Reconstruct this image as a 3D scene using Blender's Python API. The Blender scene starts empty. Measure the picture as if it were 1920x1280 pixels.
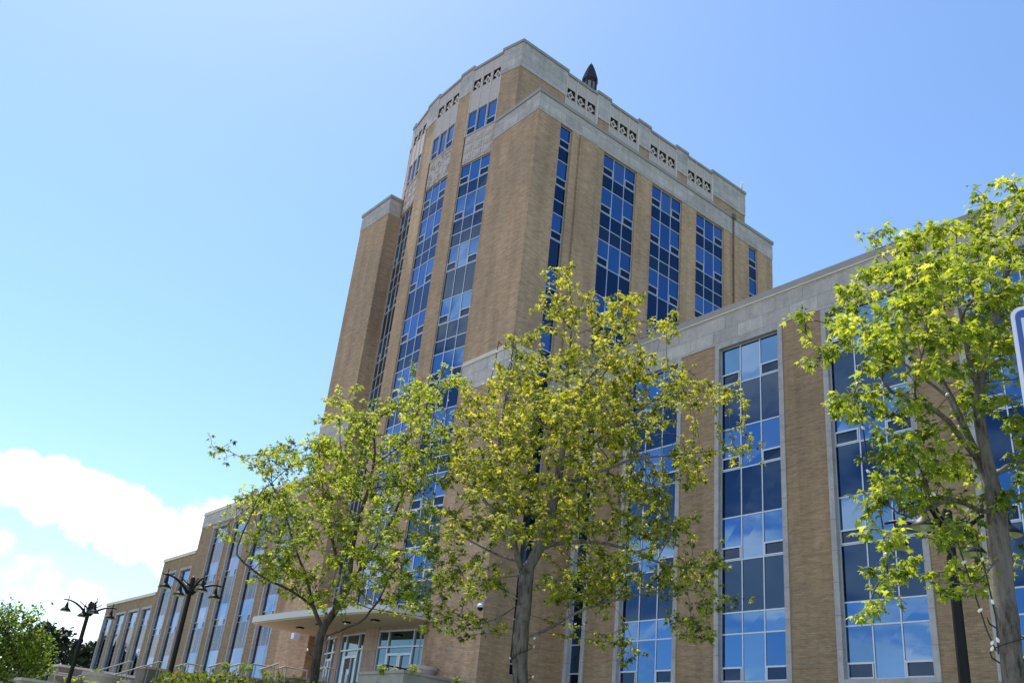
import bpy, bmesh, math, random
import numpy as np
from mathutils import Vector, Matrix
R_ = math.radians
C = bpy.context.scene.collection
sc = bpy.context.scene

# ------------------------------------------------------------------ camera
F_PX = 1757.0                      # focal length in pixels of a 1920 px wide frame
PITCH, ROLL, YAW = R_(25.88), R_(6.31), R_(-52.85)
_cy, _sy = math.cos(YAW), math.sin(YAW)
_fw = np.array([_sy*math.cos(PITCH), _cy*math.cos(PITCH), math.sin(PITCH)])
_r = np.array([_cy, -_sy, 0.0]); _u = np.cross(_r, _fw)
_r2 = math.cos(ROLL)*_r + math.sin(ROLL)*_u
_u2 = -math.sin(ROLL)*_r + math.cos(ROLL)*_u
cam_d = bpy.data.cameras.new('camera'); cam = bpy.data.objects.new('camera', cam_d); C.objects.link(cam)
cam.matrix_world = Matrix(((_r2[0], _u2[0], -_fw[0], 0), (_r2[1], _u2[1], -_fw[1], 0), (_r2[2], _u2[2], -_fw[2], 0), (0, 0, 0, 1)))
cam_d.sensor_width = 36; cam_d.lens = F_PX/1920*36; cam_d.clip_end = 5000; cam_d.clip_start = .05
sc.camera = cam

def ray(x, y):                      # survey helper: direction of a point of the 1920 x 1280 photograph
    return _r2*((x-960)/F_PX) - _u2*((y-640)/F_PX) + _fw
def atT(x, y, t): return ray(x, y)*t
def atY(x, y, Y): d = ray(x, y); return d*(Y/d[1])
def atX(x, y, X): d = ray(x, y); return d*(X/d[0])
def atZ(x, y, Z): d = ray(x, y); return d*(Z/d[2])
def atD(x, y, D): d = ray(x, y); return d*(D/math.hypot(d[0], d[1]))

# ------------------------------------------------------------------ light
SUN_AZ, SUN_EL = R_(-87.5), R_(64)    # azimuth from +Y towards +X
sd = Vector((math.sin(SUN_AZ)*math.cos(SUN_EL), math.cos(SUN_AZ)*math.cos(SUN_EL), math.sin(SUN_EL)))
sl = bpy.data.lights.new('sun', 'SUN'); sl.energy = 4.2; sl.angle = R_(.5); sl.color = (1, .95, .87)
so = bpy.data.objects.new('sun', sl); C.objects.link(so); so.rotation_euler = sd.to_track_quat('Z', 'Y').to_euler(); so.location = (-60, 0, 90)

sc.view_settings.view_transform = 'Standard'; sc.view_settings.look = 'None'
sc.view_settings.exposure = .75; sc.view_settings.gamma = 1
SKY = .13
w = bpy.data.worlds.new('World'); sc.world = w; w.use_nodes = True
nt = w.node_tree; nt.nodes.clear(); L = nt.links.new
def N(t, **k):
    n = nt.nodes.new(t)
    for a, b in k.items(): setattr(n, a, b)
    return n
def math_(op, a, b=None, c=None, clamp=False):
    n = N('ShaderNodeMath', operation=op); n.use_clamp = clamp
    for i, v in enumerate((a, b, c)):
        if v is None: continue
        if isinstance(v, (int, float)): n.inputs[i].default_value = v
        else: L(v, n.inputs[i])
    return n.outputs[0]
sky = N('ShaderNodeTexSky', sky_type='NISHITA'); sky.sun_disc = False
sky.sun_elevation = SUN_EL; sky.sun_rotation = SUN_AZ; sky.altitude = 50; sky.air_density = 1.0; sky.dust_density = .45; sky.ozone_density = 2.6
tc = N('ShaderNodeTexCoord'); sep = N('ShaderNodeSeparateXYZ'); L(tc.outputs['Generated'], sep.inputs[0])
dx, dy, dz = sep.outputs
# clouds: fractal noise on the sky direction projected on a plane high above
zz = math_('MAXIMUM', math_('ADD', dz, .16), .05)
cu = math_('DIVIDE', dx, zz); cv = math_('DIVIDE', dy, zz)
cmb = N('ShaderNodeCombineXYZ'); L(cu, cmb.inputs[0]); L(cv, cmb.inputs[1]); L(dz, cmb.inputs[2])
def noise(vec, scale, detail, rough, off=0.0, dist=0.0):
    mp = N('ShaderNodeMapping'); mp.inputs['Location'].default_value = (off, off*.7, off*.3); L(vec, mp.inputs[0])
    n = N('ShaderNodeTexNoise'); n.inputs['Scale'].default_value = scale; n.inputs['Detail'].default_value = detail
    n.inputs['Roughness'].default_value = rough; n.inputs['Distortion'].default_value = dist
    L(mp.outputs[0], n.inputs['Vector']); return n.outputs['Fac']
def dirblob(az, el, rad, soft):
    az, el = R_(az), R_(el)
    v = (math.sin(az)*math.cos(el), math.cos(az)*math.cos(el), math.sin(el))
    d = N('ShaderNodeVectorMath', operation='DOT_PRODUCT'); L(tc.outputs['Generated'], d.inputs[0]); d.inputs[1].default_value = v
    m = N('ShaderNodeMapRange', interpolation_type='SMOOTHSTEP')
    m.inputs['From Min'].default_value = math.cos(R_(rad+soft)); m.inputs['From Max'].default_value = math.cos(R_(max(rad-soft, 0)))
    L(d.outputs['Value'], m.inputs['Value']); return m.outputs['Result']
n1 = noise(cmb.outputs[0], 2.3, 9, .56, 3.1, .3)
n2 = noise(tc.outputs['Generated'], 13.0, 10, .6, 1.7, .15)
# a general field of cumulus in the southern half (behind the photographer)
south = N('ShaderNodeMapRange', interpolation_type='SMOOTHSTEP'); L(math_('MULTIPLY', dy, -1.0), south.inputs['Value'])
south.inputs['From Min'].default_value = -.02; south.inputs['From Max'].default_value = .2
low = N('ShaderNodeMapRange', interpolation_type='SMOOTHSTEP'); L(math_('MULTIPLY', dz, -1.0), low.inputs['Value'])
low.inputs['From Min'].default_value = -.70; low.inputs['From Max'].default_value = -.42
cs = math_('MULTIPLY', south.outputs[0], low.outputs[0])
m1 = N('ShaderNodeMapRange', interpolation_type='SMOOTHSTEP'); L(n1, m1.inputs['Value'])
m1.inputs['From Min'].default_value = .455; m1.inputs['From Max'].default_value = .575
c_south = math_('MULTIPLY', cs, m1.outputs[0])
# the cloud bank low in the west
band = None
for az, el, rad, soft in ((-84.5, 13.0, 1.2, 1.2), (-82.3, 12.9, 1.2, 1.2), (-80.2, 12.8, 1.3, 1.2), (-78.2, 12.5, 1.5, 1.3), (-76, 12.1, 1.6, 1.4), (-73.6, 11.7, 1.8, 1.5), (-71, 11.4, 2.1, 1.6), (-68.5, 11.2, 2.2, 1.6), (-65.5, 10.4, 2.6, 1.8), (-62.5, 9.8, 2.5, 1.8)):
    b = dirblob(az, el, rad, soft); band = b if band is None else math_('MAXIMUM', band, b)
lowb = None
for az, el, rad, soft in ((-80.2, 9.4, .8, .9), (-77.8, 7.9, 1.3, 1.0), (-75.2, 6.2, 1.6, 1.3), (-79, 4.8, 2.2, 1.6), (-72.6, 4.6, 2, 1.6), (-84, 5, 2.6, 2), (-69, 3.5, 2.5, 2), (-97, 8, 5, 4), (-105, 9, 7, 5), (-113, 11, 8, 5), (-122, 13, 8, 6)):
    b = dirblob(az, el, rad, soft); lowb = b if lowb is None else math_('MAXIMUM', lowb, b)
e1 = N('ShaderNodeMapRange', interpolation_type='SMOOTHSTEP'); L(math_('ADD', math_('MULTIPLY_ADD', n2, 2.6, -1.3), band), e1.inputs['Value'])
e1.inputs['From Min'].default_value = .42; e1.inputs['From Max'].default_value = .85
e2 = N('ShaderNodeMapRange', interpolation_type='SMOOTHSTEP'); L(math_('ADD', math_('MULTIPLY_ADD', n2, 3.4, -1.7), math_('MULTIPLY', lowb, .9)), e2.inputs['Value'])
e2.inputs['From Min'].default_value = .35; e2.inputs['From Max'].default_value = 1.25
def gate(v, b):
    m = N('ShaderNodeMapRange', interpolation_type='SMOOTHSTEP'); L(b, m.inputs['Value']); m.inputs['From Min'].default_value = 0; m.inputs['From Max'].default_value = .35
    return math_('MULTIPLY', v, m.outputs[0])
e2v = math_('MULTIPLY', gate(e2.outputs[0], lowb), .8); e1v = gate(e1.outputs[0], band)
cloud = math_('MAXIMUM', math_('MAXIMUM', e1v, e2v), c_south, clamp=True)
cramp = N('ShaderNodeMix', data_type='RGBA'); L(n2, cramp.inputs['Factor'])
cramp.inputs['A'].default_value = (4.6, 4.8, 5.3, 1); cramp.inputs['B'].default_value = (9.6, 9.6, 9.8, 1)
mx = N('ShaderNodeMix', data_type='RGBA'); L(cloud, mx.inputs['Factor']); hs = N('ShaderNodeHueSaturation'); hs.inputs['Saturation'].default_value = 1.1; hs.inputs['Value'].default_value = 1.08; L(sky.outputs[0], hs.inputs['Color']); L(hs.outputs[0], mx.inputs['A']); L(cramp.outputs['Result'], mx.inputs['B'])
bg = N('ShaderNodeBackground'); bg.inputs['Strength'].default_value = SKY; L(mx.outputs['Result'], bg.inputs['Color'])
wo = N('ShaderNodeOutputWorld'); L(bg.outputs[0], wo.inputs[0])

# ------------------------------------------------------------------ materials
def mat(name, col=(.5, .5, .5), rough=.7, metal=0.0, spec=.5):
    m = bpy.data.materials.new(name); m.use_nodes = True
    b = m.node_tree.nodes['Principled BSDF']
    b.inputs['Base Color'].default_value = (*col, 1); b.inputs['Roughness'].default_value = rough
    b.inputs['Metallic'].default_value = metal; b.inputs['Specular IOR Level'].default_value = spec
    return m
class G:                             # tiny node-graph helper
    def __init__(s, m): s.m = m; s.t = m.node_tree; s.b = s.t.nodes['Principled BSDF']
    def n(s, t, **k):
        n = s.t.nodes.new(t)
        for a, b in k.items(): setattr(n, a, b)
        return n
    def l(s, a, b): s.t.links.new(a, b)
    def mth(s, op, a, b=0.0):
        n = s.n('ShaderNodeMath', operation=op)
        for i, v in enumerate((a, b)):
            if isinstance(v, (int, float)): n.inputs[i].default_value = v
            else: s.l(v, n.inputs[i])
        return n.outputs[0]
    def noise(s, vec, scale, detail=5, rough=.6):
        n = s.n('ShaderNodeTexNoise'); n.inputs['Scale'].default_value = scale; n.inputs['Detail'].default_value = detail; n.inputs['Roughness'].default_value = rough
        if vec is not None: s.l(vec, n.inputs['Vector'])
        return n.outputs['Fac']
    def ramp(s, fac, stops):
        r = s.n('ShaderNodeValToRGB'); s.l(fac, r.inputs[0])
        e = r.color_ramp.elements
        while len(e) < len(stops): e.new(.5)
        for i, (p, c) in enumerate(stops): e[i].position = p; e[i].color = (*c, 1)
        return r.outputs[0]
    def mix(s, fac, a, b, bt='MIX'):
        n = s.n('ShaderNodeMix', data_type='RGBA', blend_type=bt)
        for k, v in (('Factor', fac), ('A', a), ('B', b)):
            if isinstance(v, (int, float)): n.inputs[k].default_value = v
            elif isinstance(v, tuple): n.inputs[k].default_value = (*v, 1)
            else: s.l(v, n.inputs[k])
        return n.outputs['Result']
    def bump(s, h, strength=.3, dist=.02):
        n = s.n('ShaderNodeBump'); n.inputs['Strength'].default_value = strength; n.inputs['Distance'].default_value = dist
        s.l(h, n.inputs['Height']); s.l(n.outputs[0], s.b.inputs['Normal'])
    def wall(s):                     # (along wall, height, 0) from the world position
        g = s.n('ShaderNodeNewGeometry'); p = s.n('ShaderNodeSeparateXYZ'); s.l(g.outputs['Position'], p.inputs[0])
        c = s.n('ShaderNodeCombineXYZ'); s.l(s.mth('ADD', p.outputs[0], p.outputs[1]), c.inputs[0]); s.l(p.outputs[2], c.inputs[1])
        return c.outputs[0], g.outputs['Position']

def brick_mat(name, c1, c2, mortar, bw=.21, bh=.078, ms=.012):
    m = mat(name, c1, .9, 0, .25); g = G(m); v, p = g.wall()
    b = g.n('ShaderNodeTexBrick'); g.l(v, b.inputs['Vector'])
    b.inputs['Scale'].default_value = 1; b.inputs['Brick Width'].default_value = bw; b.inputs['Row Height'].default_value = bh
    b.inputs['Mortar Size'].default_value = ms; b.inputs['Mortar Smooth'].default_value = .1; b.inputs['Bias'].default_value = 0
    b.inputs['Color1'].default_value = (*c1, 1); b.inputs['Color2'].default_value = (*c2, 1); b.inputs['Mortar'].default_value = (*mortar, 1)
    n1 = g.noise(p, .25, 6, .6)
    mp = g.n('ShaderNodeMapping'); mp.inputs['Scale'].default_value = (1.3, 7.5, 1.3); g.l(v, mp.inputs[0])
    n2 = g.noise(mp.outputs[0], 1.0, 6, .7)
    mp3 = g.n('ShaderNodeMapping'); mp3.inputs['Scale'].default_value = (1.6, .12, 1); g.l(v, mp3.inputs[0])
    n3 = g.noise(mp3.outputs[0], 1.0, 4, .6)
    t = g.ramp(n1, [(.3, (.84, .84, .86)), (.7, (1.12, 1.1, 1.06))])
    t2 = g.ramp(n2, [(.34, (.75, .74, .74)), (.5, (1, 1, 1)), (.68, (1.2, 1.18, 1.15))])
    t3 = g.ramp(n3, [(.3, (.80, .80, .81)), (.55, (1, 1, 1)), (.75, (1.10, 1.09, 1.08))])
    c = g.mix(1.0, b.outputs['Color'], t, 'MULTIPLY'); c = g.mix(1.0, c, t2, 'MULTIPLY'); c = g.mix(1.0, c, t3, 'MULTIPLY')
    g.l(c, g.b.inputs['Base Color'])
    h = g.mth('ADD', g.mth('MULTIPLY', b.outputs['Fac'], -1.0), g.mth('MULTIPLY', n2, 1.6)); g.bump(h, .55, .02)
    return m
def stone_mat(name, c, bw=1.35, bh=.62, off=.5, var=.12):
    m = mat(name, c, .75, 0, .3); g = G(m); v, p = g.wall()
    b = g.n('ShaderNodeTexBrick'); g.l(v, b.inputs['Vector']); b.offset = off
    b.inputs['Scale'].default_value = 1; b.inputs['Brick Width'].default_value = bw; b.inputs['Row Height'].default_value = bh
    b.inputs['Mortar Size'].default_value = .012; b.inputs['Mortar Smooth'].default_value = .2
    k = 1-var; k2 = 1+var
    b.inputs['Color1'].default_value = (c[0]*k, c[1]*k, c[2]*k, 1); b.inputs['Color2'].default_value = (c[0]*k2, c[1]*k2, c[2]*k2, 1)
    b.inputs['Mortar'].default_value = (c[0]*.62, c[1]*.62, c[2]*.6, 1)
    n1 = g.noise(p, .9, 8, .65)
    mp = g.n('ShaderNodeMapping'); mp.inputs['Scale'].default_value = (3.5, .35, 1); g.l(v, mp.inputs[0]); n2 = g.noise(mp.outputs[0], 1, 5, .6)
    cc = g.mix(1.0, b.outputs['Color'], g.ramp(n1, [(.3, (.84, .84, .85)), (.7, (1.1, 1.1, 1.08))]), 'MULTIPLY')
    cc = g.mix(1.0, cc, g.ramp(n2, [(.3, (.88, .87, .86)), (.65, (1.04, 1.04, 1.04))]), 'MULTIPLY')
    cc = g.mix(1.0, cc, g.ramp(g.noise(p, 3.5, 8, .75), [(.35, (.86, .85, .84)), (.6, (1.06, 1.06, 1.06))]), 'MULTIPLY'); g.l(cc, g.b.inputs['Base Color']); g.bump(g.mth('SUBTRACT', n1, b.outputs['Fac']), .25, .01)
    return m
def noisy(name, c, rough=.8, scale=3, var=.25, bump=.2, bd=.01, metal=0, spec=.4):
    m = mat(name, c, rough, metal, spec); g = G(m)
    p = g.n('ShaderNodeNewGeometry').outputs['Position']; n = g.noise(p, scale, 8, .65)
    g.l(g.ramp(n, [(.25, tuple(x*(1-var) for x in c)), (.75, tuple(x*(1+var) for x in c))]), g.b.inputs['Base Color'])
    if bump: g.bump(n, bump, bd)
    return m
def glass_mat(name, c, rough=.015, wav=.02, metal=1.0):
    m = mat(name, c, rough, metal, .6); g = G(m)
    if wav:
        p = g.n('ShaderNodeNewGeometry').outputs['Position']; g.bump(g.noise(p, .55, 2, .5), wav, .08)
    return m
M = {}
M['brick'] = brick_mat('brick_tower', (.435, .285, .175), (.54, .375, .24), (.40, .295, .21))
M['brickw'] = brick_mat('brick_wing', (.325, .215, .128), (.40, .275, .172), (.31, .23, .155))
M['stone'] = stone_mat('limestone_band', (.47, .435, .42))
M['frame'] = stone_mat('limestone_frame', (.43, .405, .42), 30, 1.15, 0, .06)
M['relief'] = noisy('carved_limestone', (.50, .435, .41), .8, 6, .18, .4, .02)
M['cop'] = noisy('coping_metal', (.30, .275, .25), .5, 2, .12, .05)
M['lip'] = noisy('coping_lip', (.62, .55, .45), .5, 2, .1, 0)
M['alu'] = mat('window_aluminium', (.50, .54, .62), .38, .35)
M['glass'] = glass_mat('reflective_glass', (.075, .16, .31))
M['spandrel'] = glass_mat('spandrel_glass', (.026, .050, .095), .03, .02)
M['glassb'] = glass_mat('reflective_glass_paler', (.12, .20, .33))
M['glassc'] = glass_mat('reflective_glass_deeper', (.06, .135, .27))
M['spandrelb'] = glass_mat('spandrel_glass_grey', (.040, .064, .105), .04, .02)
M['vent'] = glass_mat('vent_glass', (.026, .042, .072), .05)
M['doorglass'] = glass_mat('door_glass', (.10, .16, .19), .03)
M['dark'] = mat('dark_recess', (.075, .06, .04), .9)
M['fins'] = noisy('pale_stone_fin', (.58, .52, .49), .8, 4, .1, .1)
M['white'] = noisy('white_painted_fascia', (.54, .535, .53), .5, 1.5, .06, .05)
M['soffit'] = noisy('soffit_plaster', (.56, .45, .34), .8, 1, .06, .05)
M['granite'] = stone_mat('pink_granite', (.40, .30, .26), .95, .75, .0, .1)
M['concrete'] = noisy('concrete', (.34, .31, .29), .85, 2.5, .2, .25)
M['conlight'] = noisy('pale_concrete', (.50, .46, .42), .85, 2.5, .12, .2)
M['conred'] = noisy('red_brown_wall', (.22, .12, .095), .85, 2.5, .2, .25)
M['cap'] = noisy('reddish_wall_cap', (.42, .27, .23), .8, 3, .15, .2)
M['conpanel'] = noisy('dark_wall_panel', (.15, .125, .11), .9, 1.6, .3, .25)
M['steel'] = noisy('brushed_rail_steel', (.30, .27, .26), .6, 3, .06, 0)
M['black'] = mat('black_lamp_paint', (.008, .008, .009), .5, 0, .25)
M['shadein'] = mat('lamp_shade_inside', (.55, .50, .46), .4, .3)
M['lens'] = mat('lamp_lens', (.6, .6, .55), .2)
M['pipe'] = noisy('brown_downpipe', (.17, .12, .10), .6, 3, .2, 0)
M['copper'] = noisy('brown_copper_roof', (.035, .027, .028), .42, 5, .3, .1, metal=.35)
M['lantglass'] = mat('lantern_glass', (.22, .25, .23), .25, 0)
M['roof'] = noisy('roof_gravel', (.30, .28, .26), .95, 8, .2, .2)
M['bulb'] = mat('white_bulb', (.85, .83, .80), .25)
M['wire'] = mat('dark_green_wire', (.015, .02, .015), .6)
M['gull'] = mat('gull_white', (.8, .8, .8), .7)
M['gullgrey'] = mat('gull_grey', (.3, .32, .35), .7)
M['beak'] = mat('gull_yellow', (.7, .45, .05), .5)
M['pave'] = stone_mat('pavement', (.38, .36, .34), 1.2, 1.2, 0, .06)
M['terra'] = noisy('bowl_planter_concrete', (.42, .36, .35), .85, 4, .14, .2)
M['bluesign'] = mat('sign_blue', (.035, .085, .30), .35)
M['whitesign'] = mat('sign_white', (.62, .66, .78), .35)
M['palesign'] = mat('sign_pale_field', (.45, .62, .70), .35)
M['galv'] = noisy('galvanised_post', (.42, .43, .44), .45, 6, .1, 0, metal=.7)

def bark(name, c, sc_=9):
    m = mat(name, c, .9, 0, .2); g = G(m)
    p = g.n('ShaderNodeNewGeometry').outputs['Position']
    mp = g.n('ShaderNodeMapping'); mp.inputs['Scale'].default_value = (sc_*2.2, sc_*2.2, sc_*.55); g.l(p, mp.inputs[0])
    n = g.noise(mp.outputs[0], 1, 7, .7); n2 = g.noise(p, 2.2, 5, .6)
    c1 = g.ramp(n, [(.36, tuple(x*.28 for x in c)), (.5, c), (.66, tuple(min(1, x*1.6) for x in c))])
    c2 = g.mix(g.ramp(n2, [(.48, (0, 0, 0)), (.6, (.6, .6, .6))]), c1, tuple(min(1, x*1.75) for x in c))
    g.l(c2, g.b.inputs['Base Color']); g.bump(n, 1.0, .04)
    return m
M['bark'] = bark('grey_maple_bark', (.15, .137, .124))
M['barkd'] = bark('dark_bark', (.075, .064, .056))
def leaf_mat(name, stops, trans=.5, tcol=1.5):
    m = bpy.data.materials.new(name); m.use_nodes = True; t = m.node_tree; t.nodes.clear()
    n = lambda k: t.nodes.new(k); l = t.links.new
    at = n('ShaderNodeAttribute'); at.attribute_name = 'tint'
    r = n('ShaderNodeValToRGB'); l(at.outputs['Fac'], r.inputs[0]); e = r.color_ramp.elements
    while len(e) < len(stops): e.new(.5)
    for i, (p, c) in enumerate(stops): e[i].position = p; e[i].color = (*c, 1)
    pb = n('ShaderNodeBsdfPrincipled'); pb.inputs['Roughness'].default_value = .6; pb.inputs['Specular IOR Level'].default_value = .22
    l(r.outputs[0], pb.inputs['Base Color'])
    g = n('ShaderNodeMix'); g.data_type = 'RGBA'; g.blend_type = 'MULTIPLY'; g.inputs['Factor'].default_value = 1
    l(r.outputs[0], g.inputs['A']); g.inputs['B'].default_value = (tcol*1.12, tcol*1.0, tcol*.42, 1)
    tr = n('ShaderNodeBsdfTranslucent'); l(g.outputs['Result'], tr.inputs['Color'])
    mxs = n('ShaderNodeMixShader'); mxs.inputs[0].default_value = trans; l(pb.outputs[0], mxs.inputs[1]); l(tr.outputs[0], mxs.inputs[2])
    o = n('ShaderNodeOutputMaterial'); l(mxs.outputs[0], o.inputs[0])
    return m
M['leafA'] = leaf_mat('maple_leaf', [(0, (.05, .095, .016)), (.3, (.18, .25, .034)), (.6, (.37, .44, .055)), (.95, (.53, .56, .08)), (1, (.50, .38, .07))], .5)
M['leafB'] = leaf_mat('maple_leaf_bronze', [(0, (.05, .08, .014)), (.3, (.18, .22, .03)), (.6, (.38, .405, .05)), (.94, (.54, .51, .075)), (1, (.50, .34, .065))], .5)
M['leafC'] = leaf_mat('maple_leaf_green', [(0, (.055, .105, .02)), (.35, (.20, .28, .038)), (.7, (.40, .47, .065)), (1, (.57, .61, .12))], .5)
M['leafF'] = leaf_mat('bush_leaf', [(0, (.05, .10, .02)), (.5, (.13, .21, .04)), (1, (.31, .39, .07))], .42)
M['needle'] = leaf_mat('pine_needles', [(0, (.012, .02, .014)), (.6, (.03, .042, .026)), (1, (.055, .065, .035))], .1)
M['hedge'] = leaf_mat('hedge_leaf', [(0, (.04, .07, .014)), (.5, (.11, .16, .03)), (.85, (.22, .24, .045)), (1, (.26, .14, .05))], .35)
M['hedgecore'] = noisy('hedge_inside', (.05, .055, .02), .95, 9, .3, .3)
def grass_mat():
    m = mat('lawn', (.08, .13, .03), .95, 0, .2); g = G(m)
    p = g.n('ShaderNodeNewGeometry').outputs['Position']
    n = g.noise(p, .5, 8, .7); n2 = g.noise(p, 25, 4, .7)
    c = g.mix(.5, g.ramp(n, [(.3, (.05, .095, .02)), (.7, (.12, .17, .045))]), g.ramp(n2, [(.3, (.04, .08, .015)), (.7, (.13, .19, .05))]))
    g.l(c, g.b.inputs['Base Color']); g.bump(n2, .8, .04); return m
M['grass'] = grass_mat()
M['lot'] = noisy('worn_asphalt', (.17, .16, .15), .9, .8, .15, .2)

# ------------------------------------------------------------------ mesh helpers
class MB:
    def __init__(s): s.v = []; s.f = []; s.mi = []; s.mats = []
    def m(s, mt):
        if mt not in s.mats: s.mats.append(mt)
        return s.mats.index(mt)
    def quad(s, a, b, c, d, mt='x'):
        i = len(s.v); s.v += [tuple(a), tuple(b), tuple(c), tuple(d)]; s.f.append((i, i+1, i+2, i+3)); s.mi.append(s.m(mt))
    def poly(s, pts, mt='x'):
        i = len(s.v); s.v += [tuple(p) for p in pts]; s.f.append(tuple(range(i, i+len(pts)))); s.mi.append(s.m(mt))
    def hexa(s, p, mt='x'):          # 8 points: bottom 0-3, top 4-7
        i = len(s.v); s.v += [tuple(q) for q in p]
        for f in ((0, 3, 2, 1), (4, 5, 6, 7), (0, 1, 5, 4), (1, 2, 6, 5), (2, 3, 7, 6), (3, 0, 4, 7)):
            s.f.append(tuple(i+k for k in f)); s.mi.append(s.m(mt))
    def box(s, x0, x1, y0, y1, z0, z1, mt='x'):
        s.hexa([(x0, y0, z0), (x1, y0, z0), (x1, y1, z0), (x0, y1, z0), (x0, y0, z1), (x1, y0, z1), (x1, y1, z1), (x0, y1, z1)], mt)
    def prism(s, poly, z0, z1, mt='x', cap=True):
        n = len(poly); i = len(s.v)
        s.v += [(p[0], p[1], z0) for p in poly] + [(p[0], p[1], z1) for p in poly]
        for k in range(n):
            s.f.append((i+k, i+(k+1) % n, i+n+(k+1) % n, i+n+k)); s.mi.append(s.m(mt))
        if cap:
            s.f.append(tuple(i+k for k in reversed(range(n)))); s.mi.append(s.m(mt))
            s.f.append(tuple(i+n+k for k in range(n))); s.mi.append(s.m(mt))
    def tube(s, pts, r, mt='x', n=8, cap=True):
        pts = [Vector(p) for p in pts]; rr = r if isinstance(r, (list, tuple)) else [r]*len(pts)
        i0 = len(s.v); ref = None
        for k, p in enumerate(pts):
            t = (pts[min(k+1, len(pts)-1)]-pts[max(k-1, 0)]).normalized()
            if ref is None: ref = t.orthogonal().normalized()
            ref = (ref - t*ref.dot(t))
            ref = ref.normalized() if ref.length > 1e-6 else t.orthogonal().normalized()
            b = t.cross(ref)
            for q in range(n):
                a = 2*math.pi*q/n; s.v.append(tuple(p+(ref*math.cos(a)+b*math.sin(a))*rr[k]))
        for k in range(len(pts)-1):
            for q in range(n):
                a = i0+k*n+q; b_ = i0+k*n+(q+1) % n
                s.f.append((a, b_, b_+n, a+n)); s.mi.append(s.m(mt))
        if cap:
            s.f.append(tuple(i0+q for q in reversed(range(n)))); s.mi.append(s.m(mt))
            e = i0+(len(pts)-1)*n; s.f.append(tuple(e+q for q in range(n))); s.mi.append(s.m(mt))
    def lathe(s, prof, c, mt='x', n=20, axis=None):
        i0 = len(s.v); cx, cy, cz = c
        for r, z in prof:
            for q in range(n):
                a = 2*math.pi*q/n; s.v.append((cx+r*math.cos(a), cy+r*math.sin(a), cz+z))
        for k in range(len(prof)-1):
            for q in range(n):
                a = i0+k*n+q; b_ = i0+k*n+(q+1) % n
                s.f.append((a, b_, b_+n, a+n)); s.mi.append(s.m(mt))
    def build(s, name, parent=None, smooth=False, loc=None, bevel=0):
        me = bpy.data.meshes.new(name); o = bpy.data.objects.new(name, me); C.objects.link(o)
        off = np.array(loc if loc is not None else (0, 0, 0), float)
        V = [tuple(np.array(v)-off) for v in s.v] if loc is not None else s.v
        me.from_pydata(V, [], s.f)
        for mt in s.mats: me.materials.append(M[mt])
        if s.f: me.polygons.foreach_set('material_index', s.mi)
        if smooth: me.polygons.foreach_set('use_smooth', [True]*len(s.f))
        me.update()
        if parent is not None: o.parent = parent
        if loc is not None: o.location = loc
        if bevel:
            b = o.modifiers.new('bevel', 'BEVEL'); b.width = bevel; b.segments = 2; b.limit_method = 'ANGLE'
        return o
def tag(o, label=None, cat=None, group=None, kind=None):
    if label: o['label'] = label
    if cat: o['category'] = cat
    if group: o['group'] = group
    if kind: o['kind'] = kind
    return o
def empty(name, loc=(0, 0, 0), rz=0):
    o = bpy.data.objects.new(name, None); C.objects.link(o); o.location = loc; o.rotation_euler = (0, 0, rz); o.empty_display_size = .3
    return o
def copy_tree(o, parent=None):
    c = o.copy(); C.objects.link(c)
    if parent is not None: c.parent = parent
    for ch in list(o.children): copy_tree(ch, c)
    return c

# ------------------------------------------------------------------ terrain
PLZ = 3.55
def gz(x, y):
    t = min(max((y-7)/(20-7), 0), 1); t = t*t*(3-2*t)
    top = PLZ+1.5; k = min(max((x+36)/5, 0), 1); k = k*k*(3-2*k); top = top*(1-k)+2.6*k
    z = -1.6 + t*top
    return z
g = MB()
ys = [-900, -300, -100, -30, 0, 4] + [7+i*.65 for i in range(21)] + [24, 60, 120, 300, 900]
xs = [-1200, -500, -250, -160, -120, -90, -70, -55, -40, -36, -34, -32, -30, -20, -10, 0, 10, 20, 40, 80, 200, 600]
for i in range(len(ys)):
    for x in xs: g.v.append((x, ys[i], gz(x, ys[i])))
for i in range(len(ys)-1):
    for j in range(len(xs)-1):
        a = i*len(xs)+j; g.f.append((a, a+1, a+1+len(xs), a+len(xs))); g.mi.append(g.m('grass'))
tag(g.build('ground'), kind='structure')
g = MB(); g.prism([(-64, 17.4), (-52.2, 17.4), (-52.2, 22.6), (-34, 22.6), (-34, 25.8), (-38.2, 25.8), (-38.2, 26.9), (-49.9, 26.9), (-49.9, 25.8), (-54, 25.8), (-54, 29.9), (-64, 29.9)], -.6, PLZ+.02, 'pave')
tag(g.build('entrance_plaza'), kind='structure')
g = MB(); g.box(-260, 140, -140, -9.0, -1.9, -1.594, 'lot'); tag(g.build('car_park'), kind='structure')
g = MB(); g.box(-120, 60, -9, 4.2, -1.9, -1.596, 'pave'); tag(g.build('pavement'), kind='structure')

# ------------------------------------------------------------------ building
B = empty('office_building', (-43.9, 37, PLZ))
tag(B, 'large tan brick office building with tall central tower, blue window strips and long lower wings', 'office building')
def bpart(mb, name, smooth=False, label=None, parent=None):
    p = parent or B
    o = mb.build(name, None, smooth)
    # keep the world position of the mesh although the parent empty is not at the origin
    o.parent = p
    if p is B: o.matrix_parent_inverse = Matrix.Translation(B.location).inverted()
    if label: o['label'] = label
    return o

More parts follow.
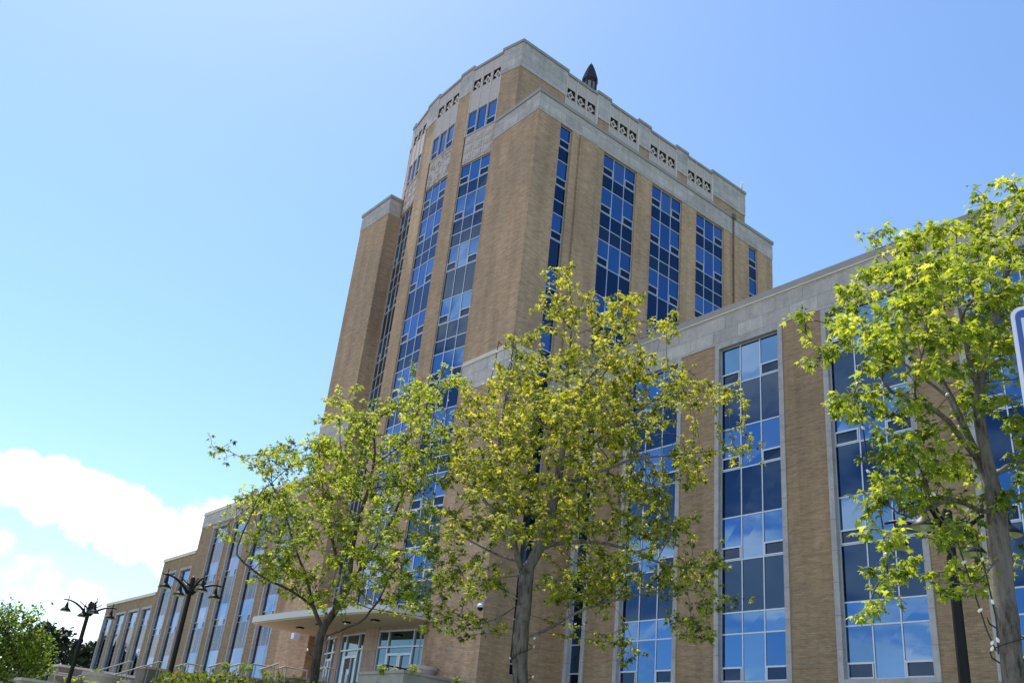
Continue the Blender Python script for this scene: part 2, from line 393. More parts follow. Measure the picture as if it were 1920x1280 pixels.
class Seg:                           # a straight stretch of facade; u runs along it, d is outward, z is height
    def __init__(s, a, b):
        s.a = np.array(a, float); s.b = np.array(b, float); t = s.b-s.a; s.L = float(np.hypot(*t)); s.t = t/s.L
        s.n = np.array([s.t[1], -s.t[0]])          # outward on the right hand of a->b
    def P(s, u, d, z):
        q = s.a+s.t*u+s.n*d; return (q[0], q[1], z)
    def bx(s, mb, u0, u1, d0, d1, z0, z1, mt):
        mb.hexa([s.P(u0, d0, z0), s.P(u0, d1, z0), s.P(u1, d1, z0), s.P(u1, d0, z0), s.P(u0, d0, z1), s.P(u0, d1, z1), s.P(u1, d1, z1), s.P(u1, d0, z1)], mt)
    def wall(s, mb, u0, u1, z0, z1, holes, depth, mt, rmt=None):
        rmt = rmt or mt
        us = sorted({u0, u1, *[h[0] for h in holes], *[h[1] for h in holes]}); zs = sorted({z0, z1, *[h[2] for h in holes], *[h[3] for h in holes]})
        us = [u for u in us if u0-1e-6 <= u <= u1+1e-6]; zs = [z for z in zs if z0-1e-6 <= z <= z1+1e-6]
        for i in range(len(us)-1):
            for j in range(len(zs)-1):
                cu_, cz_ = (us[i]+us[i+1])/2, (zs[j]+zs[j+1])/2
                if any(h[0] < cu_ < h[1] and h[2] < cz_ < h[3] for h in holes): continue
                mb.quad(s.P(us[i], 0, zs[j]), s.P(us[i+1], 0, zs[j]), s.P(us[i+1], 0, zs[j+1]), s.P(us[i], 0, zs[j+1]), mt)
        for h in holes:
            a, b, c, d = h
            c = max(c, z0); d = min(d, z1)
            mb.quad(s.P(a, 0, c), s.P(a, 0, d), s.P(a, -depth, d), s.P(a, -depth, c), rmt)
            mb.quad(s.P(b, 0, c), s.P(b, -depth, c), s.P(b, -depth, d), s.P(b, 0, d), rmt)
            mb.quad(s.P(a, 0, d), s.P(b, 0, d), s.P(b, -depth, d), s.P(a, -depth, d), rmt)
            mb.quad(s.P(a, 0, c), s.P(a, -depth, c), s.P(b, -depth, c), s.P(b, 0, c), rmt)

rnd = random.Random(5)
def strip(seg, u0, u1, rows, d, cols=3, thin=False, name='window_strip', vents=(0, -1)):
    """rows: ('w', top, bottom[, mid]) glazed storey with vents at its foot; ('s', top, bottom) spandrel"""
    fr = MB(); top = rows[0][1]; bot = rows[-1][2]
    bw, dd = (.020, .004) if thin else (.030, .03)
    cu_ = [u0+(u1-u0)*k/cols for k in range(cols+1)]
    for k, u in enumerate(cu_):
        a, b = (u, u+bw*1.3) if k == 0 else ((u-bw*1.3, u) if k == cols else (u-bw*.8, u+bw*.8))
        seg.bx(fr, a, b, d-.03, d+dd, bot, top, 'alu')
    zs = sorted({top, bot, *[r[1] for r in rows], *[r[2] for r in rows]})
    for z in zs:
        h = bw*1.1 if (z == top or z == bot) else bw*.9
        seg.bx(fr, u0+.002, u1-.002, d-.028, d+dd-.008, z-h, z+h, 'alu')
    ue = list(cu_); ze = sorted(set(zs) | {r[2]+.5 for r in rows if r[0] == 'w' and r[1]-r[2] > .6})
    gl = MB(); gl.mats = ['glass', 'spandrel', 'vent', 'glassb', 'glassc', 'spandrelb']; rsel = {}
    for z in ze:
        for u in ue: gl.v.append(seg.P(u, d+rnd.uniform(-.005, .005), z))
    nu = len(ue)
    for j in range(len(ze)-1):
        zc_ = (ze[j]+ze[j+1])/2; r = [q for q in rows if q[2] < zc_ < q[1]][0]
        for k in range(cols):
            hasv = r[0] == 'w' and (k in [v % cols for v in vents]) and zc_ < r[2]+.5
            a_ = j*nu+k; gl.f.append((a_, a_+1, a_+1+nu, a_+nu)); key = (r[1], k if r[0] != 's' else 0); rsel.setdefault(key, rnd.random()); q_ = rsel[key]; gl.mi.append(2 if hasv else ((5 if q_ < .3 else 1) if r[0] == 's' else (3 if q_ < .22 else 4 if q_ < .5 else 0)))
    for r in rows:
        if r[0] != 'w' or r[1]-r[2] < .6: continue
        for k in [v % cols for v in vents]:
            a, b = cu_[k], cu_[k+1]; vh = .5; f2 = .04 if thin else .065; v5 = -.02 if thin else 0
            seg.bx(fr, a+.02, b-.02, d-.02, d+.055+v5, r[2]+vh-f2*.2, r[2]+vh+f2*.8, 'alu')
            seg.bx(fr, a+.045, a+.045+f2*.7, d-.02, d+.05+v5, r[2]+.02, r[2]+vh, 'alu'); seg.bx(fr, b-.045-f2*.7, b-.045, d-.02, d+.05+v5, r[2]+.02, r[2]+vh, 'alu')
            seg.bx(fr, a+.045+f2*.7, b-.045-f2*.7, d-.02, d+.045+v5, r[2]+.02, r[2]+.02+f2*.7, 'alu')
    o = bpart(fr, name)
    c = gl.build('glazing'); c.parent = o
    return o

W_T = [(35.7, 34.2), (33.25, 31.5), (29.6, 27.9), (25.95, 24.3), (22.35, 20.6), (18.75, 17.0), (15.04, 13.2), (11.17, 9.4), (7.36, 4.9)]
MIDS = {2: 30.5, 4: 23.2, 6: 16.0, 8: 8.3}
def tower_rows(lo):
    r = []
    for i, (a, b) in enumerate(W_T):
        if i:
            pb = W_T[i-1][1]
            if a < lo and pb <= lo+.05: break
            m = MIDS.get(i)
            e = max(a, lo)
            if m and m > lo+.1: r += [('s', pb, m), ('s', m, e)]
            else: r.append(('s', pb, e))
            if a <= lo: break
        if b < lo:
            if a-lo > .3: r.append(('w', a, lo))
            break
        r.append(('w', a, b))
    return r
brick, stn, cop = MB(), MB(), MB()
XR, XRi, XLi, XL, YF, YB = -34.03, -38.15, -49.95, -53.72, 25.85, 47.84
ZB, ZT = 35.75, 37.0
Z0 = 2.2
# --- blocks flanking the bow
fR = Seg((XRi, YF), (XR, YF)); fL = Seg((XL, YF), (XLi, YF))
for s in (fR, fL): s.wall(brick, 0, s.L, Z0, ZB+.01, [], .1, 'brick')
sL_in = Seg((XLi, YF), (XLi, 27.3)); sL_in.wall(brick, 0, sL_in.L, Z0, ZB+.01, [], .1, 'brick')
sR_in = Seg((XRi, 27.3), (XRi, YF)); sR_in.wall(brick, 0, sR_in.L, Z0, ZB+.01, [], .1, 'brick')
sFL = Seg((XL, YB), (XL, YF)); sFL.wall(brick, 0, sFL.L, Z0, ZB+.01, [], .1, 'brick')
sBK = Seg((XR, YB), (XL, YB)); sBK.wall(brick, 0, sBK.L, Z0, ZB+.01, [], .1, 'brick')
# --- right-hand side face with its strips
side = Seg((XR, YF), (XR, YB)); S = lambda y: y-YF
ss = [(27.62, 28.52, 1, 4.9), (31.2, 34.05, 3, 20.95), (35.48, 38.3, 3, 20.95), (39.72, 42.52, 3, 20.95), (45.2, 46.15, 1, 20.95)]
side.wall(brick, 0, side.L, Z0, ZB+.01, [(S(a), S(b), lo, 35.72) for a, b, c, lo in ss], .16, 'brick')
for a, b, c, lo in ss: strip(side, S(a), S(b), tower_rows(lo), -.13, c, vents=(0, -1) if c == 3 else (0,))
# a shallow brick break and a downpipe on the side face
side.bx(brick, S(29.15), S(30.55), .0, .10, 20.7, ZB, 'brick')
side.bx(brick, S(28.52)+.0, S(29.0), .0, .06, 20.7, ZB, 'brick')
# stone band at the top of the blocks, and the lower band continued from the wings
def ring(mb, z0, z1, d, mt):
    fR.bx(mb, 0, fR.L+d, -.25, d, z0, z1, mt); fL.bx(mb, -d, fL.L+d, -.25, d, z0, z1, mt)
    side.bx(mb, .26, side.L+d, -.25, d, z0, z1, mt); sBK.bx(mb, .26, sBK.L+d, -.25, d, z0, z1, mt); sFL.bx(mb, .26, sFL.L-.26, -.25, d, z0, z1, mt)
    Seg((XLi, YF), (XLi, 27.3)).bx(mb, .26, 1.4, -.25, d, z0, z1, mt); Seg((XRi, 27.3), (XRi, YF)).bx(mb, .1, 1.19, -.25, d*.5, z0, z1, mt)
ring(stn, ZB, ZT, .03, 'stone'); ring(cop, ZT, 37.24, .10, 'cop')
for s_, a_, b_ in ((fR, 0, fR.L+.035), (fL, -.03, fL.L+.03), (side, -.001, S(27.62)-.002), (side, S(28.52)+.002, S(29.96))):
    q = MB(); s_.bx(q, a_, b_, -.05 if s_ is not side else 0, .035, 18.9, 20.45, 'stone'); s_.bx(q, a_, b_+(.05 if s_ is fR else 0), -.05 if s_ is not side else 0, .09, 20.45, 20.68, 'lip'); bpart(q, 'stone_band')
rf = MB(); rf.box(XL+.2, XR-.2, 27.35, YB-.2, 36.2, 36.6, 'roof'); rf.box(XRi+.2, XR-.2, YF+.2, 27.35, 36.2, 36.6, 'roof'); rf.box(XL+.2, XLi-.2, YF+.2, 27.35, 36.2, 36.6, 'roof')

# --- the bow: facets between pier and strip edges
BX = [-50.35, -49.79, -47.45, -45.87, -43.13, -41.83, -39.13, -37.62]
by = lambda x: 25.98+.0205*(x+43.7)**2
bow = [Seg((BX[i], by(BX[i])), (BX[i+1], by(BX[i+1]))) for i in range(7)]
ZC = 43.62
for i, s in enumerate(bow):
    if i % 2 == 0:                   # brick pier, stone head
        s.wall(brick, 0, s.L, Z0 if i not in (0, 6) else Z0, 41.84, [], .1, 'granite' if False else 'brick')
        s.bx(stn, -.02, s.L+.02, -.3, .035, 41.84, ZC+.2, 'stone')
        s.bx(cop, -.05, s.L+.05, -.35, .10, ZC+.2, ZC+.42, 'cop')
    else:
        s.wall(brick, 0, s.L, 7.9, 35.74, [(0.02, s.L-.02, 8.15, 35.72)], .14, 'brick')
        strip(s, .02, s.L-.02, tower_rows(8.15), -.11, 3)
        # relief panel, upper windows, stone panel with openings
        rl = MB(); s.bx(rl, 0, s.L, -.2, -.06, 35.74, 38.06, 'relief')
        if i == 3:                   # carved animals and scrolls: irregular raised shapes
            rr = random.Random(8)
            for k in range(3):
                for q in range(2):
                    cu0 = s.L*(k+.5)/3; cz0 = 36.35+q*1.15
                    for _ in range(9):
                        uu = cu0+rr.uniform(-.32, .32); zz_ = cz0+rr.uniform(-.42, .42); a = rr.uniform(0, 3.14); w_, h_ = rr.uniform(.08, .24), rr.uniform(.03, .06)
                        ca, sa = math.cos(a), math.sin(a)
                        pp = [(uu+x*ca-y*sa, zz_+x*sa+y*ca) for x, y in ((-w_, -h_), (w_, -h_*.4), (w_*.8, h_), (-w_*.7, h_*.8))]
                        rl.hexa([s.P(u_, -.061, z_) for u_, z_ in pp]+[s.P(u_, -.005, z_) for u_, z_ in pp], 'relief')
        else:                        # stepped rectangular carving
            for k in range(3):
                for q in range(3):
                    u_ = s.L*(k+.12)/3; ww = s.L/3*.72; z_ = 35.95+q*.7
                    s.bx(rl, u_+(.06 if q % 2 else 0), u_+ww, -.061, -.02, z_, z_+.5, 'relief')
                    s.bx(rl, u_+.18, u_+ww-.1, -.021, .012, z_+.14, z_+.34, 'relief')
        for k in (1, 2): s.bx(rl, s.L*k/3-.02, s.L*k/3+.02, -.06, -.03, 35.76, 38.04, 'fins')
        bpart(rl, 'relief_panel')
        op = MB()
        z_w0, z_w1 = 38.1, 39.95
        strip(s, .03, s.L-.03, [('w', z_w1, z_w0)], -.07, 3, name='crown_window')
        hz0, hz1 = 41.8, 42.62
        holes = [(s.L*k/3+.13, s.L*(k+1)/3-.13, hz0, hz1) for k in range(3)]
        s.wall(stn, 0, s.L, z_w1, ZC, holes, .45, 'relief', 'dark')
        for k in range(4):
            c_ = s.L*k/3; s.bx(stn, max(c_-.03, -.02), min(c_+.03, s.L+.02), -.2, .03, 38.06, ZC-.03, 'fins')
        s.bx(stn, 0, s.L, -.2, .02, 38.04, 38.1, 'fins')
        s.bx(cop, 0, s.L, -.35, .09, ZC, ZC+.2, 'cop')
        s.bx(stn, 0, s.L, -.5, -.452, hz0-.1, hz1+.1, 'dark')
# --- crown sides
XC, XCL, YC0, YC1 = -37.6, -50.38, by(-37.62), 49.5
cs_ = Seg((XC, YC0), (XC, YC1)); K = lambda y: y-YC0
grp = [(30.66, 33.45), (34.7, 37.5), (38.74, 41.5), (42.77, 45.52)]
cs_.wall(brick, 0, cs_.L, 36.3, 41.86, [], .1, 'brick')
edges = [YC0-.02]+[v for a in grp for v in a]+[YC1]
gr_holes = []
for i in range(0, len(edges)-1):
    a, b = K(edges[i]), K(edges[i+1])
    if i % 2 == 0:
        cs_.bx(stn, a, b, -.3, .07, 41.84, ZC+.2, 'stone'); cs_.bx(cop, a-.05, b+.05, -.35, .14, ZC+.2, ZC+.42, 'cop')
        if i: cs_.bx(stn, a-.05, a+.12, -.05, .09, 36.3, ZC-.4, 'fins')
    else:
        n3 = (b-a)/3
        holes = [(a+n3*k+.10, a+n3*(k+1)-.12, 41.78, 42.62) for k in range(3)]
        s2 = Seg(cs_.P(0, .03, 0)[:2], cs_.P(cs_.L, .03, 0)[:2])
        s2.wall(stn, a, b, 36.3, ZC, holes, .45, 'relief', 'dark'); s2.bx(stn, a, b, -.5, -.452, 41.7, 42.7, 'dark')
        for k in range(4): s2.bx(stn, a+n3*k-.035, a+n3*k+.035, -.02, .05, 36.3, ZC-.03, 'fins')
        cs_.bx(cop, a, b, -.35, .12, ZC, ZC+.2, 'cop')
        gr_holes += [(s2, h) for h in holes]
for i in (1, 3, 5):
    s = bow[i]; gr_holes += [(s, (s.L*k/3+.13, s.L*(k+1)/3-.13, 41.8, 42.62)) for k in range(3)]
for s, h in gr_holes:                # diamond ornament in each opening
    d = MB(); cu0, cz0 = (h[0]+h[1])/2, (h[2]+h[3])/2; ru, rz = (h[1]-h[0])/2*.80, (h[3]-h[2])/2*.84
    o_ = [(0, -1), (1, 0), (0, 1), (-1, 0)]
    for k in range(4):
        (a0, a1), (b0, b1) = o_[k], o_[(k+1) % 4]; f = .55
        q = [(a0, a1), (b0, b1), (b0*f, b1*f), (a0*f, a1*f)]
        pts = [(cu0+x*ru, cz0+z*rz) for x, z in q]
        d.hexa([s.P(u_, -.18, z_) for u_, z_ in pts]+[s.P(u_, -.06, z_) for u_, z_ in pts], 'fins')
    for x in (-1, 1):
        s.bx(d, cu0+min(x*ru*.95, x*(h[1]-h[0])/2), cu0+max(x*ru*.95, x*(h[1]-h[0])/2), -.14, -.06, cz0-.05, cz0+.05, 'fins')
    s.bx(d, cu0-.05, cu0+.05, -.15, -.055, h[2], cz0-rz*.9, 'fins')
    bpart(d, 'diamond_grille')
s4 = Seg((XCL, YC1), (XCL, by(-50.35))); s4.wall(brick, 0, s4.L, 36.3, 41.86, [], .1, 'brick'); s4.bx(stn, 0, s4.L, -.3, .03, 41.84, ZC+.2, 'stone'); s4.bx(cop, 0, s4.L, -.35, .1, ZC+.2, ZC+.42, 'cop')
s5 = Seg((XC, YC1), (XCL, YC1)); s5.wall(brick, 0, s5.L, 30, 41.86, [], .1, 'brick'); s5.bx(stn, 0, s5.L, -.3, .03, 41.84, ZC+.2, 'stone'); s5.bx(cop, 0, s5.L, -.35, .1, ZC+.2, ZC+.42, 'cop')
rf.box(XCL+.3, XC-.3, 27.0, YC1-.3, 43.0, 43.3, 'roof')
bpart(brick, 'tower_wall'); bpart(stn, 'stone_band'); bpart(cop, 'parapet_coping'); bpart(rf, 'roof')
dp = MB(); dp.tube([side.P(S(43.45), .09, 21), side.P(S(43.45), .09, 37.15)], .055, 'pipe', 8)
for z in np.arange(22, 37, 3.0): side.bx(dp, S(43.35), S(43.55), .0, .06, z, z+.06, 'pipe')
side.bx(dp, S(43.3), S(43.6), .05, .22, 36.95, 37.3, 'pipe')
bpart(dp, 'downpipe')

# --- lantern on the crown roof
lt = MB(); lc = (-44.0, 38.25)
octa = lambda r, a0=.3927: [(lc[0]+r*math.cos(a0+k*math.pi/4), lc[1]+r*math.sin(a0+k*math.pi/4)) for k in range(8)]
lt.prism(octa(.9), 43.2, 45.2, 'copper')
for k in range(8):
    a = .3927+k*math.pi/4; x, y = lc[0]+.54*math.cos(a), lc[1]+.54*math.sin(a)
    lt.tube([(x, y, 45.2), (x, y, 51.9)], .07, 'copper', 6)
for z in (45.2, 46.9, 48.9, 50.75, 51.75): lt.prism(octa(.60), z, z+.13, 'copper')
for i in range(9):
    f = i/9; r0 = .64*(1-f)**.7+.03; lt.prism(octa(r0), 51.9+f*1.75, 51.9+(f+.085)*1.75, 'copper'); lt.prism(octa(r0*.86), 51.9+(f+.085)*1.75-.01, 51.9+(f+1/9)*1.75, 'copper')
lt.tube([(lc[0], lc[1], 53.5), (lc[0], lc[1], 53.95)], [.06, .015], 'copper', 6)
lo = bpart(lt, 'lantern', label='dark copper lantern with stepped conical cap on the tower roof')
lg = MB(); lg.prism(octa(.47), 45.2, 51.9, 'lantglass'); x_ = lg.build('lantern_glass'); x_.parent = lo

# --- wings
wb, ws, wc = MB(), MB(), MB()
YW = 30.0
W_R = [('w', 18.88, 17.08), ('s', 17.08, 15.04), ('w', 15.04, 13.2), ('s', 13.2, 11.17), ('w', 11.17, 9.4), ('s', 9.4, 7.36), ('w', 7.36, 6.55), ('w', 6.55, 4.78)]
def wing_rows(kind):
    if kind == 'R': return [('w', 18.88, 17.08), ('s', 17.08, 15.04), ('w', 15.04, 13.2), ('s', 13.2, 11.17), ('w', 11.17, 9.4), ('s', 9.4, 7.36), ('s2', 7.36, 6.55), ('w', 6.55, 4.78)]
    if kind == 'U': return [('w', 18.3, 17.0), ('s', 17.0, 15.3), ('w', 15.3, 13.75), ('s', 13.75, 11.6), ('w', 11.6, 9.9), ('s', 9.9, 8.0), ('s2', 8.0, 6.9), ('w', 6.9, 4.9)]
    if kind == 'M': return [('w', 15.25, 13.7), ('s', 13.7, 11.6), ('w', 11.6, 9.9), ('s', 9.9, 8.0), ('s2', 8.0, 6.9), ('w', 6.9, 4.9)]
    return [('w', 12.4, 11.0), ('s', 11.0, 8.9), ('s2', 8.9, 7.9), ('s2', 7.9, 6.6), ('w', 6.6, 5.0)]
_pane_fix = {'s2': 'w'}
def wing_strip(seg, u0, u1, kind, cols=3, fw=.22):
    rows = wing_rows(kind); top, bot = rows[0][1], rows[-1][2]
    fr = MB()
    # stone surround, slightly proud, with a deep reveal
    for a, b in ((u0-fw, u0), (u1, u1+fw)): seg.bx(fr, a, b, -.3, .05, bot-.22, top+.24, 'frame')
    seg.bx(fr, u0, u1, -.3, .048, top+.02, top+.24, 'frame'); seg.bx(fr, u0, u1, -.3, .052, bot-.22, bot-.02, 'frame')
    bpart(fr, 'stone_surround')
    rr = []
    for r in rows: rr.append(('g', r[1], r[2]) if r[0] == 's2' else r)
    strip(seg, u0, u1, rr, -.17, cols, thin=(kind != 'R'), vents=(0, -1) if cols > 1 else (0,))
    return (u0-.02, u1+.02, bot-.1, top+.1)
rw = Seg((XR, YW), (26.0, YW)); U = lambda x: x-XR
holesR = []
for a, b, c in ((-32.86, -32.0, 1), (-29.7, -26.62, 3), (-24.25, -21.15, 3), (-18.85, -15.65, 3), (-13.45, -10.3, 3), (-8.0, -4.85, 3), (-2.6, .55, 3), (2.8, 5.95, 3), (8.2, 11.35, 3), (13.6, 16.7, 3)):
    holesR.append(wing_strip(rw, U(a), U(b), 'R', c))
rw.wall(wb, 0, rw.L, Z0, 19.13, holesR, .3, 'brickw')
rw.bx(ws, .0, rw.L, -.3, .04, 19.13, 20.55, 'stone')
rw.bx(wc, .0, rw.L+.1, -.5, .10, 20.55, 20.61, 'lip')
wc.hexa([rw.P(0, -.5, 20.61), rw.P(0, .08, 20.61), rw.P(rw.L+.08, .08, 20.61), rw.P(rw.L+.08, -.5, 20.61), rw.P(0, -.5, 20.92), rw.P(0, .09, 20.92), rw.P(rw.L+.08, .09, 20.92), rw.P(rw.L, -.5, 20.92)], 'cop')
bpart(ws, 'stone_band'); bpart(wc, 'parapet_coping'); ws, wc = MB(), MB()
Seg((26, YW), (26, 44)).wall(wb, 0, 14, Z0, 20.6, [], .1, 'brickw')
Seg((26, 44), (XR, 44)).wall(wb, 0, 60.03, Z0, 20.6, [], .1, 'brickw')
rf2 = MB(); rf2.box(XR+.0, 25.8, YW+.4, 44, 20.2, 20.5, 'roof')
# left wing in three steps
def lwing(x0, x1, ztop, strips, kind, stoneband, slope=0):
    global wc
    s = Seg((x0, YW), (x1, YW)); hs = []
    for a, b in strips: hs.append(wing_strip(s, a-x0-.38, b-x0, kind, 3, .16))
    zb = ztop-.28
    if stoneband:
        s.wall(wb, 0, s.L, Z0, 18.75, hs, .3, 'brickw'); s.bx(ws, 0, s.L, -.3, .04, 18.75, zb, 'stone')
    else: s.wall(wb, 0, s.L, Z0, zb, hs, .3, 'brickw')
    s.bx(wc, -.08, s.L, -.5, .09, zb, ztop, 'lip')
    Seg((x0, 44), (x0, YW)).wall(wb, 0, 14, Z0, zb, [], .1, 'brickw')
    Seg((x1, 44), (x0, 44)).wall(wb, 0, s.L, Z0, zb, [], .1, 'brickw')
    bpart(wc, 'parapet_coping'); wc = MB()
    rf2.box(x0+.1, x1, YW+.3, 44, zb-.5, zb-.1, 'roof')
lwing(-81.83, XL, 20.13, [(-78.5, -76.1), (-74.4, -72.1), (-70.0, -67.75), (-65.9, -63.8), (-61.6, -59.3), (-57.3, -55.0)], 'U', True)
lwing(-89.27, -81.83, 16.82, [(-87.75, -85.6), (-84.05, -82.1)], 'M', False)
lwing(-103.0, -89.27, 13.85, [(-102.2, -100.15), (-98.7, -96.6), (-95.1, -92.95), (-91.5, -89.5)], 'L', False)
bpart(wb, 'wing_wall'); bpart(ws, 'stone_band'); bpart(rf2, 'roof')

# --- entrance under the canopy (in the foot of the bow)
en = MB()
PB = [(-50.0, by(-50)), (-48.75, by(-48.75)), (-46.95, by(-46.95)), (-46.35, by(-46.35)), (-43.7, by(-43.7)), (-42.45, by(-42.45)), (-38.95, by(-38.95)), (-38.15, by(-38.15))]
door_segs = []
for i in range(7):
    s = Seg((PB[i][0], PB[i][1]-.22), (PB[i+1][0], PB[i+1][1]-.22))
    if i % 2 == 0: s.bx(en, 0, s.L, -.5, .02, PLZ, 7.9, 'granite')
    else:
        s.bx(en, 0, s.L, -.5, -.05, 6.98, 7.9, 'granite'); door_segs.append(s)
bpart(en, 'entrance_surround')
for s in door_segs:
    d = MB(); z0, z1, zt = PLZ+.02, 6.98, 6.12
    wd = s.L; side_w = min(.8, wd*.22); dw = (wd-2*side_w)/2
    gl = MB(); s.bx(gl, .01, wd-.01, -.12, -.10, z0, z1, 'doorglass')
    for u in (0, side_w, wd-side_w-.07, wd-.07): s.bx(d, u, u+.07, -.14, -.02, z0, z1, 'alu')
    for z in (zt, z1-.08): s.bx(d, .07, wd-.07, -.13, -.025, z, z+.08, 'alu')
    fo = bpart(d, 'entrance_glazing'); c = gl.build('glass_pane'); c.parent = fo
    for k in range(2):
        ld = MB(); a = side_w+.07+k*(dw-.035); b = a+dw-.04
        for u in (a+.01, b-.11): s.bx(ld, u, u+.10, -.11, -.01, z0, zt-.28, 'alu')
        s.bx(ld, a+.01, b-.01, -.105, -.015, zt-.38, zt-.26, 'alu'); s.bx(ld, a+.01, b-.01, -.105, -.015, z0+.02, z0+.3, 'alu')
        hx = b-.2 if k == 0 else a+.2
        ld.tube([s.P(hx, .05, z0+.85), s.P(hx, .05, z0+1.35)], .02, 'steel', 6)
        q = ld.build('door'); q.parent = fo
nt_ = MB(); s = door_segs[1]; s.bx(nt_, .95, 1.4, -.02, .0, 5.2, 5.75, 'black'); bpart(nt_, 'door_notice')
# canopy
cn = MB()
front = []
for i in range(13):
    f = i/12; x = -49.9+f*(49.9-37.9); y = 21.95+.30*(2*f-1)**2+f*1.15
    front.append((x, y))
plan = front+[(-37.9, 25.84), (-38.14, 25.9), (-38.14, 26.9), (-49.94, 26.9), (-49.9, 25.84)]
cn.prism(plan, 7.2, 7.50, 'white')
cn.prism([(x+.0, y+.05) if k in (0, 12) else (x, y+.12) for k, (x, y) in enumerate(front)]+plan[13:], 7.50, 7.56, 'cop')
cn.prism([(x, y+.1) for x, y in front]+plan[13:], 7.14, 7.2, 'soffit')
co = bpart(cn, 'entrance_canopy', label='curved white canopy over the entrance')
for x, y in ((-47.6, 24.0), (-42.9, 24.1), (-40.6, 24.35), (-45.3, 23.9)):
    q = MB(); q.box(x-.16, x+.16, y-.16, y+.16, 7.06, 7.139, 'black'); q.box(x-.11, x+.11, y-.11, y+.11, 7.045, 7.06, 'lens'); o = q.build('canopy_light'); o.parent = co
q = MB(); q.tube([(-38.35, 25.62, PLZ), (-38.35, 25.62, 7.14)], .035, 'steel', 6); o = q.build('conduit_pipe'); o.parent = co

# ------------------------------------------------------------------ small fittings on the walls
def security_cam(name, loc, out, label, g=None):
    o = empty(name, loc)
    m = MB(); a = Vector((out[0], out[1], 0)).normalized()*.28
    m.tube([(0, 0, .1), (a.x*.6, a.y*.6, .12), (a.x, a.y, .02)], .035, 'whitesign', 8); x = m.build('bracket', o)
    m = MB(); m.lathe([(0, .10), (.10, .09), (.15, .02), (.16, -.06), (.14, -.07)], (a.x, a.y, -.04), 'whitesign', 16); m.build('housing', o, True)
    m = MB(); m.lathe([(.135, -.07), (.12, -.14), (.07, -.2), (0, -.215)], (a.x, a.y, -.04), 'vent', 16); m.build('dome', o, True)
    return tag(o, label, 'security camera')
security_cam('security_camera', (-34.0, 25.84, 7.55), (.3, -1), 'white dome camera on a bracket at the corner of the tower wall')
p = atZ(510, 1182, 7.3)
o = empty('loudspeaker', (-50.9, 25.84, 6.95)); m = MB()
m.box(-.05, .05, -.25, 0, .1, .2, 'whitesign'); m.build('bracket', o); m = MB(); m.box(-.17, .17, -.55, -.2, -.02, .3, 'whitesign'); m.build('housing', o)
tag(o, 'white box loudspeaker on the brick wall at the left end of the canopy', 'loudspeaker')

# gull on the far corner of the crown
go = empty('seagull', (XC-.1, YC1-.35, ZC+.42))
m = MB(); m.tube([(0, .30, .16), (0, .2, .19), (0, .05, .2), (0, -.1, .22), (0, -.18, .29), (0, -.22, .36), (0, -.27, .37), (0, -.31, .355)], [.02, .06, .095, .09, .055, .05, .045, .015], 'gull', 10); m.build('body', go, True)
m = MB()
for s_ in (-1, 1): m.tube([(s_*.075, -.08, .24), (s_*.09, .06, .23), (s_*.05, .26, .2), (s_*.02, .38, .18)], [.03, .045, .03, .006], 'gullgrey', 6)
m.build('wings', go, True)
m = MB(); m.tube([(0, -.31, .36), (0, -.37, .345)], [.012, .004], 'beak', 6); m.build('beak', go)
m = MB()
for s_ in (-1, 1): m.tube([(s_*.03, 0, .13), (s_*.03, 0, 0)], .008, 'beak', 5)
m.build('legs', go); go.rotation_euler = (0, 0, R_(60)); go.scale = (1.4, 1.4, 1.4)
tag(go, 'white gull standing on the far corner of the tower parapet', 'seagull')

# ------------------------------------------------------------------ terrace walls, stairs, rails
def wall_thing(name, x0, x1, y0, y1, z0, z1, body, capm, label, cat='wall', capt=.12, over=.05, panel=False):
    o = empty(name, ((x0+x1)/2, (y0+y1)/2, z0)); c = ((x0+x1)/2, (y0+y1)/2, z0)
    m = MB(); m.box(x0, x1, y0, y1, z0, z1-capt, body)
    if panel: m.box(x1, x1+.03, y0+.5, y1-.5, z0+.3, z1-capt-.35, 'conpanel')
    p = m.build('wall_body', o); p.matrix_parent_inverse = Matrix.Translation(c).inverted()
    m = MB(); m.box(x0-over, x1+over, y0-over, y1+over, z1-capt, z1, capm)
    p = m.build('wall_cap', o); p.matrix_parent_inverse = Matrix.Translation(c).inverted()
    return tag(o, label, cat)
wall_thing('retaining_wall', -60.6, -59.3, 15.6, 24.4, -1, 4.3, 'conpanel', 'conlight', 'grey retaining wall left of the entrance steps, farthest from the tower', panel=True)
wall_thing('retaining_wall', -53.2, -51.9, 17.9, 25.6, -1, 4.33, 'conpanel', 'cap', 'long dark retaining wall with reddish cap right of the entrance steps, behind the street lamp', panel=True)
wall_thing('retaining_wall', -46.6, -45.9, 20.4, 25.2, -1, 4.12, 'conpanel', 'cap', 'low terrace wall with reddish cap between the handrails and the hedge', capt=.08)
wall_thing('retaining_wall', -42.3, -41.3, 21.0, 25.2, -1, 4.05, 'conpanel', 'cap', 'low terrace wall with reddish cap just right of the left tree trunk', capt=.08)
wall_thing('planter_wall', -37.9, -34.35, 22.35, 25.8, -1, 4.34, 'concrete', 'concrete', 'large grey concrete planter box in front of the tower corner', 'planter')
for x0, x1, y0, y1, lb in ((-50.2, -48.4, 21.6, 25.6, 'red-brown planter wall holding two shrubs left of the canopy'), (-45.4, -43.6, 23.0, 25.4, 'red-brown planter wall under the left end of the doors')):
    wall_thing('planter_wall', x0, x1, y0, y1, 0, 4.05, 'conred', 'conred', lb, 'planter', .08, .0)
p = atZ(45, 1272, 3.0); wall_thing('planter_wall', p[0]-1.2, p[0], p[1]-.6, p[1]+5, -1.5, 2.98, 'concrete', 'conlight', 'low pale concrete kerb wall in the bottom left corner', 'planter', .1)
